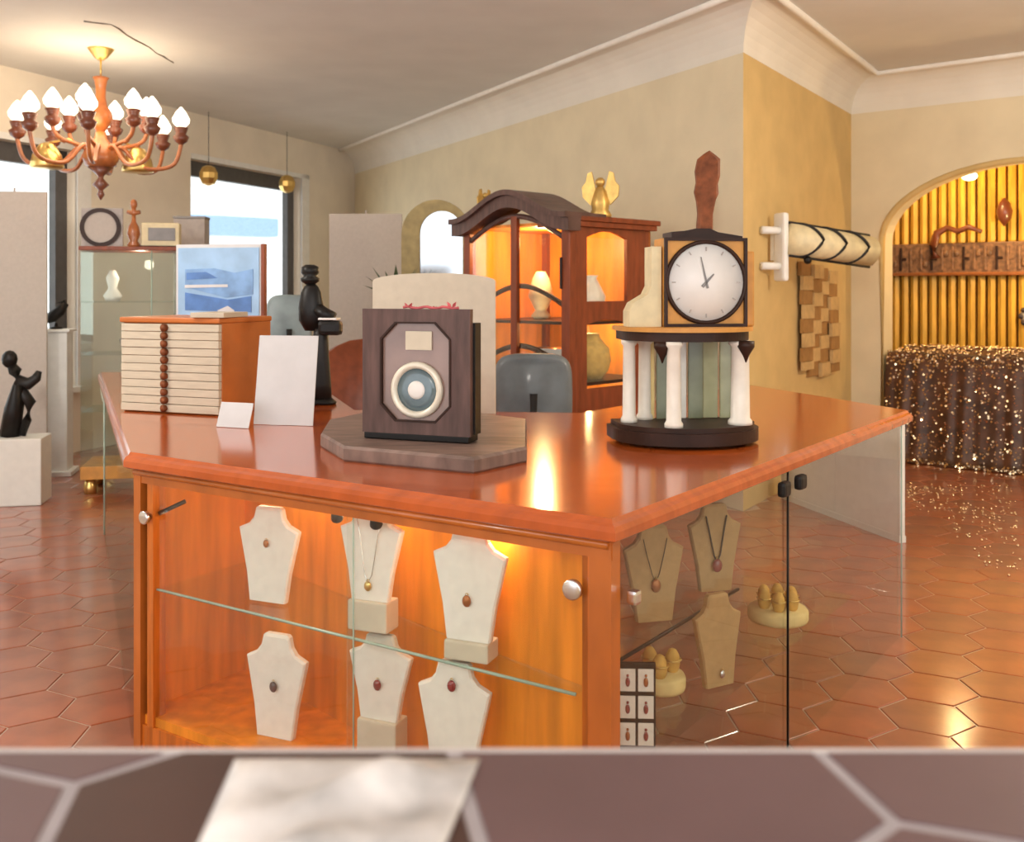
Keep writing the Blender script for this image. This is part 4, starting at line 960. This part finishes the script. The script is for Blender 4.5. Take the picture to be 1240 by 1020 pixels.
# roll holder: white bracket with two pegs, wire roll
tb = tpier(930)
def zp(px, py):
    t = tpier(px); p = Kc+pw*t; return EYE+(HY-py)/F*p.y
rh = thing('roll_holder', 'white wall bracket holding a roll with dark chevron wires on ochre wall', 'wall bracket', PW(tb, 0.03, zp(930, 300)), pan-0.55)
MB().box((0, -0.10, 0), (0.05, 0.12, 0.50), bev=0.02).build('bracket', M['white'], rh)
for z in (0.12, -0.14):
    MB().tube([(-0.18, -0.10, z), (0.0, -0.10, z)], 0.028, 12).build('peg', M['white'], rh)
MB().box((0.0, -0.02, 0), (0.04, 0.04, 0.2), bev=0.008).build('wall_plate', M['white'], rh)
L = 0.80; Rr = 0.12
rz0 = 0.06
def slope(x): return rz0-0.10*x
MB().tube([(0.02, -0.16, slope(0.02)), (L, -0.16, slope(L))], Rr-0.006, 24).build('roll', M['stonecream'], rh)
for k in range(3):
    x0 = 0.10+0.22*k
    l = [(x0+0.14*(1-abs(math.sin(a))*0.0)*(1-abs(a)/(PI*0.55)), -0.16-Rr*math.cos(a), slope(x0)+Rr*math.sin(a)) for a in [PI*0.55*(i/8-1) for i in range(17)]]
    if k < 3 or True: MB().tube(l, 0.011, 6).build('chevron_wire', M['blackm'], rh)
for a in (PI*0.5, -PI*0.5):
    MB().tube([(0.02, -0.16, slope(0.02)+Rr*math.sin(a)), (L, -0.16, slope(L)+Rr*math.sin(a))], 0.011, 6).build('rail_wire', M['blackm'], rh)
MB().ball((0.16, -0.2, slope(0.16)-Rr-0.02), 0.03).build('screw_knob', M['black'], rh)
MB().box((L-0.0, -0.10, slope(L)), (0.03, 0.18, 0.22), bev=0.01).build('end_plate', M['greybox'], rh)
# patchwork hanging below
tw = tpier(962); zt_ = zp(985, 318)
wc = thing('woven_hanging', 'tan checked woven wall hanging below the chevron roll', 'wall hanging', PW(tw+0.05, 0.012, zt_), pan)
nx, nz = 4, 8; cw, chh = 0.27, 0.115
for i in range(nx):
    for j in range(nz):
        x0 = i*cw; z0 = -(j+1)*chh-0.08*abs(i-1.4)*(j/nz)*0 - 0.02*i
        dz = 0.0 if j < nz-1 else random.uniform(-0.02, 0.05)
        v = []
        for (a, b) in ((0, 0), (1, 0), (1, 1), (0, 1)): v.append((x0+a*(cw-0.004), z0+b*(chh-0.003)+(dz if b == 0 else 0)))
        y = -0.03-0.018*math.sin(i*1.9+j*0.35)-(0.012 if (i+j) % 2 else 0)
        MB().slab(v, y, y+0.03).build('woven_square', M['weavea' if (i+j) % 2 else 'weaveb'], wc)
# white low cabinet by the arch
a, b = Vector((1.99, 7.34)), Vector((2.365, 6.04)); dv = (b-a).normalized(); ang = math.atan2(dv.y, dv.x); c = (a+b)/2; W_ = (b-a).length
wcab = thing('low_partition', 'low white partition of two panels seen through the counter glass', 'partition', (c.x, c.y, 0), ang)
for k_ in (-1, 1):
    MB().box((k_*W_/4, 0.02, 0.40), (W_/2-0.003, 0.035, 0.72), bev=0.003).build('panel', M['whitecab'], wcab)
MB().box((0, 0.02, 0.02), (W_, 0.045, 0.04)).build('bottom_rail', M['whitecab'], wcab)
MB().box((0, 0.02, 0.77), (W_, 0.045, 0.025), bev=0.003).build('top_rail', M['whitecab'], wcab)

# relief band, lamp and sequinned bench in the arch alcove
p = W3(1.1, 1.40, 0)
rb = thing('relief_band', 'long carved brown relief panel with upright worn motifs on yellow slats', 'relief', (p.x, p.y, 1.69), math.atan2(Rd.y, Rd.x))
MB().box((0, 0.03, 0.165), (2.9, 0.05, 0.33), bev=0.01).build('panel', M['relief'], rb)
MB().box((0, 0.0, 0.012), (2.92, 0.06, 0.035), bev=0.01).build('ledge', M['copper'], rb)
for k in range(28):
    x = -1.38+0.103*k; sh_ = random.random()
    m = MB(); m.box((x, -0.005, 0.17), (0.022, 0.025, 0.24), bev=0.006)
    if sh_ < 0.4: m.box((x+0.03, -0.005, 0.17), (0.05, 0.022, 0.03), bev=0.006)
    elif sh_ < 0.7: m.ball((x+0.035, -0.005, 0.22), 0.03, (1, 0.4, 1.2), 8)
    else: m.ball((x+0.04, -0.005, 0.12), 0.028, (1, 0.4, 1.6), 8)
    m.build('carved_motif', M['darkwood' if k % 3 == 0 else 'relief'], rb)
lpz = W3(0.86, 0.75, 2.62)
pdl = thing('pendant_lamp', 'small bright pendant lamp hanging inside the yellow alcove', 'lamp', lpz, 0)
MB().ball((0, 0, 0), 0.06, (1.2, 1.2, 0.7), 14).build('bulb', M['spot'], pdl)
MB().tube([(0, 0, 0.03), (0, 0, 3.0-lpz.z)], 0.006, 6).build('cord', M['blackm'], pdl)
p = W3(1.03, 1.38, 2.30)
o = MB().lathe([(0.005, -0.13), (0.06, -0.06), (0.075, 0.02), (0.05, 0.10), (0.01, 0.15)], n=14).build('carved_drop', M['terradark']); put(o, p); tag(o, 'dark carved wooden drop hanging on the yellow slats', 'ornament')
p = W3(1.25, 1.36, 1.28)
ro_ = thing('round_rosette', 'round grey metal rosette fixed on the yellow slats', 'ornament', p, math.atan2(Rd.y, Rd.x))
MB().lathe([(0.10, 0.0), (0.10, 0.02), (0.06, 0.04), (0.001, 0.05)], (0, 0.12, 0), 20, mtx=rz).build('disc', M['greybox'], ro_)
for k in range(8):
    a = PI/4*k; MB().ball((0.085*math.cos(a), 0.095, 0.085*math.sin(a)), 0.03, (1, 0.6, 1), 8).build('petal', M['darkgem'], ro_)
hk = [W3(0.40, 1.3, 1.86), W3(0.38, 1.3, 2.0), W3(0.42, 1.3, 2.12), W3(0.52, 1.3, 2.17), W3(0.62, 1.3, 2.13), W3(0.72, 1.3, 2.17), W3(0.84, 1.3, 2.12)]
o = MB().tube(hk, [0.055, 0.045, 0.04, 0.03, 0.03, 0.03, 0.02], 10).build('carved_scroll', M['terradark']); tag(o, 'dark curved wooden scroll resting on the relief panel end', 'ornament')
# bench with sequinned drape
bn = thing('draped_bench', 'bench under a dark brown drape covered in glittering sequins', 'bench', W3(1.5, 0.0, 0), math.atan2(Rd.y, Rd.x))
prof = [(1.12, 0.90), (1.05, 0.98), (0.6, 0.99), (0.02, 0.96), (-0.02, 0.86), (-0.05, 0.55), (-0.08, 0.25), (-0.14, 0.03), (-0.22, 0.008)]
def drp(s, i):
    k = min(int(s), len(prof)-2); q = s-k; y = prof[k][0]*(1-q)+prof[k+1][0]*q; z = prof[k][1]*(1-q)+prof[k+1][1]*q
    x = -1.17+2.34*i
    fold = 0.03*math.sin(x*17)+0.02*math.sin(x*31+1)
    if 3.2 < s: y -= abs(fold)*min(1, (s-3.2)/2)
    return Vector((x, y, z))
NU, NV = 70, 40; v = []; f = []
for j in range(NV+1):
    for i in range(NU+1): v.append(drp((len(prof)-1)*j/NV, i/NU))
for j in range(NV):
    for i in range(NU): f.append((j*(NU+1)+i, j*(NU+1)+i+1, (j+1)*(NU+1)+i+1, (j+1)*(NU+1)+i))
mesh_obj('drape', v, f, M['drape'], bn, True)
MB().box((0, 0.55, 0.47), (2.28, 1.0, 0.94), bev=0.02).build('bench_body', M['darkwood'], bn)
m = MB()
for k in range(2600):
    s = random.uniform(3.0, 7.9); i = random.random(); p = drp(s, i); p.y -= 0.008; r = random.uniform(0.005, 0.013)
    tx, tz = random.uniform(-0.9, 0.9), random.uniform(-0.9, 0.9)
    a_ = Vector((1, tx*0.5, 0)).normalized()*r; b_ = Vector((0, tz*0.6, 1)).normalized()*r
    m.add([p-a_, p-b_, p+a_, p+b_], [(0, 1, 2, 3)])
for k in range(500):
    s = random.uniform(1.2, 3.0); p = drp(s, random.random()); p.z += 0.01; r = random.uniform(0.008, 0.02)
    m.ball(p, r, n=6)
q = m.build('sequins', M['sequin'], bn); q['kind'] = 'stuff'
m = MB()  # beads standing in for sequin glints mirrored in the glossy floor
for k in range(240):
    px = random.uniform(1098, 1235); py = random.triangular(585, 600+(px-1090)*0.9, 590); d = EYE*F/(py-HY); p = XY(px, d)
    if not room_in(p+Vector((0, 0.15))): continue
    m.ball((p.x, p.y, 0.006), random.uniform(0.005, 0.009), n=6)
o = m.build('floor_glints', M['sequin']); tag(o, 'beads standing in for sequin glints reflected on the tiles before the draped bench', 'beads', kind='stuff')

# ------------------------------------------------------------------ ledge standing in for the tiled floor in front, cloth on it
LD = 0.75; LZt = EYE-(905-HY)/F*LD
lg = thing('stand_in_ledge', 'ledge standing in for the tiled floor, mauve hexagonal tiles and a thin white edge', 'ledge', (0, 0, 0))
MB().box((0, (LD+0.33)/2, (LZt-0.012)/2), (2.6, LD-0.33-0.012, LZt-0.012)).build('wall', M['plaster'], lg)
MB().box((0, (LD+0.33)/2-0.004, LZt-0.0065), (2.6, LD-0.33-0.008, 0.010)).build('grout_bed', M['lgrout'], lg)
MB().box((0, LD-0.0035, LZt-0.03), (2.6, 0.005, 0.06), bev=0.001).build('edge_strip', M['edge'], lg)
HR = 0.155
lv, lf = hexa(HR-0.006, 0.006, 0.0, 0.0015)
ra2 = math.radians(41)
from mathutils.geometry import intersect_line_line_2d
def clip(poly, y0, y1):
    for ax, lim, sg in ((1, y0, 1), (1, y1, -1), (0, -1.29, 1), (0, 1.29, -1)):
        out = []
        for i in range(len(poly)):
            p, q = poly[i-1], poly[i]
            ip, iq = sg*(p[ax]-lim) >= 0, sg*(q[ax]-lim) >= 0
            if ip != iq:
                t = (lim-p[ax])/(q[ax]-p[ax]); out.append((p[0]+(q[0]-p[0])*t, p[1]+(q[1]-p[1])*t))
            if iq: out.append(q)
        poly = out
        if len(poly) < 3: return []
    return poly
# hexagons anchored so that a joint corner falls where the photograph shows one
jp = P(88, 950, (EYE-LZt)*F/(950-HY))
for i in range(-8, 9):
    for j in range(-8, 9):
        c0 = Matrix.Rotation(ra2, 2) @ Vector((1.5*HR*i, math.sqrt(3)*HR*(j+0.5*(i % 2))))
        c0 += Vector((jp.x, jp.y))-Matrix.Rotation(ra2, 2) @ Vector((HR*math.cos(2*PI/3), -HR*math.sin(2*PI/3)))
        pl_ = [(c0.x+(HR-0.0065)*math.cos(ra2+PI/3*k), c0.y+(HR-0.0065)*math.sin(ra2+PI/3*k)) for k in range(6)]
        pl_ = clip(pl_, 0.335, LD-0.009)
        if len(pl_) >= 3: MB().prism(pl_, LZt-0.006, LZt).build('tile', M['ltileshade' if abs(c0.x+0.235) < 0.09 else 'ltile'], lg)
# crumpled white cloth
def lp2(px, py, z=0.0):
    d = (EYE-LZt-z)*F/(py-HY); q = XY(px, d); return q
NX, NY = 26, 22; v = []; f = []
for j in range(NY+1):
    py = 922+(1130-922)*j/NY
    for i in range(NX+1):
        s = i/NX; x0 = 292-50*(py-905)/115; x1 = 588-46*(py-905)/115; px = x0+(x1-x0)*s
        z = 0.002+0.014*min(1, 6*s*(1-s)+0.0)*min(1, j/3)*(0.6+0.4*math.sin(s*11+j*0.25))+0.006*math.sin(j*0.8+s*7)*min(1, j/3)*s*(1-s)*4
        q = lp2(px, py); v.append((q.x, q.y, LZt+max(0.002, z)))
for j in range(NY):
    for i in range(NX): f.append((j*(NX+1)+i, j*(NX+1)+i+1, (j+1)*(NX+1)+i+1, (j+1)*(NX+1)+i))
n0 = len(v); v += [(x, y, LZt+0.0005) for x, y, z in v[:n0]]
f += [tuple(n0+k for k in q[::-1]) for q in f[:NX*NY]]
rim = [i for i in range(NX+1)]+[j*(NX+1)+NX for j in range(1, NY+1)]+[NY*(NX+1)+i for i in range(NX-1, -1, -1)]+[j*(NX+1) for j in range(NY-1, 0, -1)]
f += [(rim[k], rim[(k+1) % len(rim)], n0+rim[(k+1) % len(rim)], n0+rim[k]) for k in range(len(rim))]
o = mesh_obj('white_cloth', v, f, M['cloth'], None, True); tag(o, 'softly rumpled white cloth lying across the stand-in ledge', 'cloth')
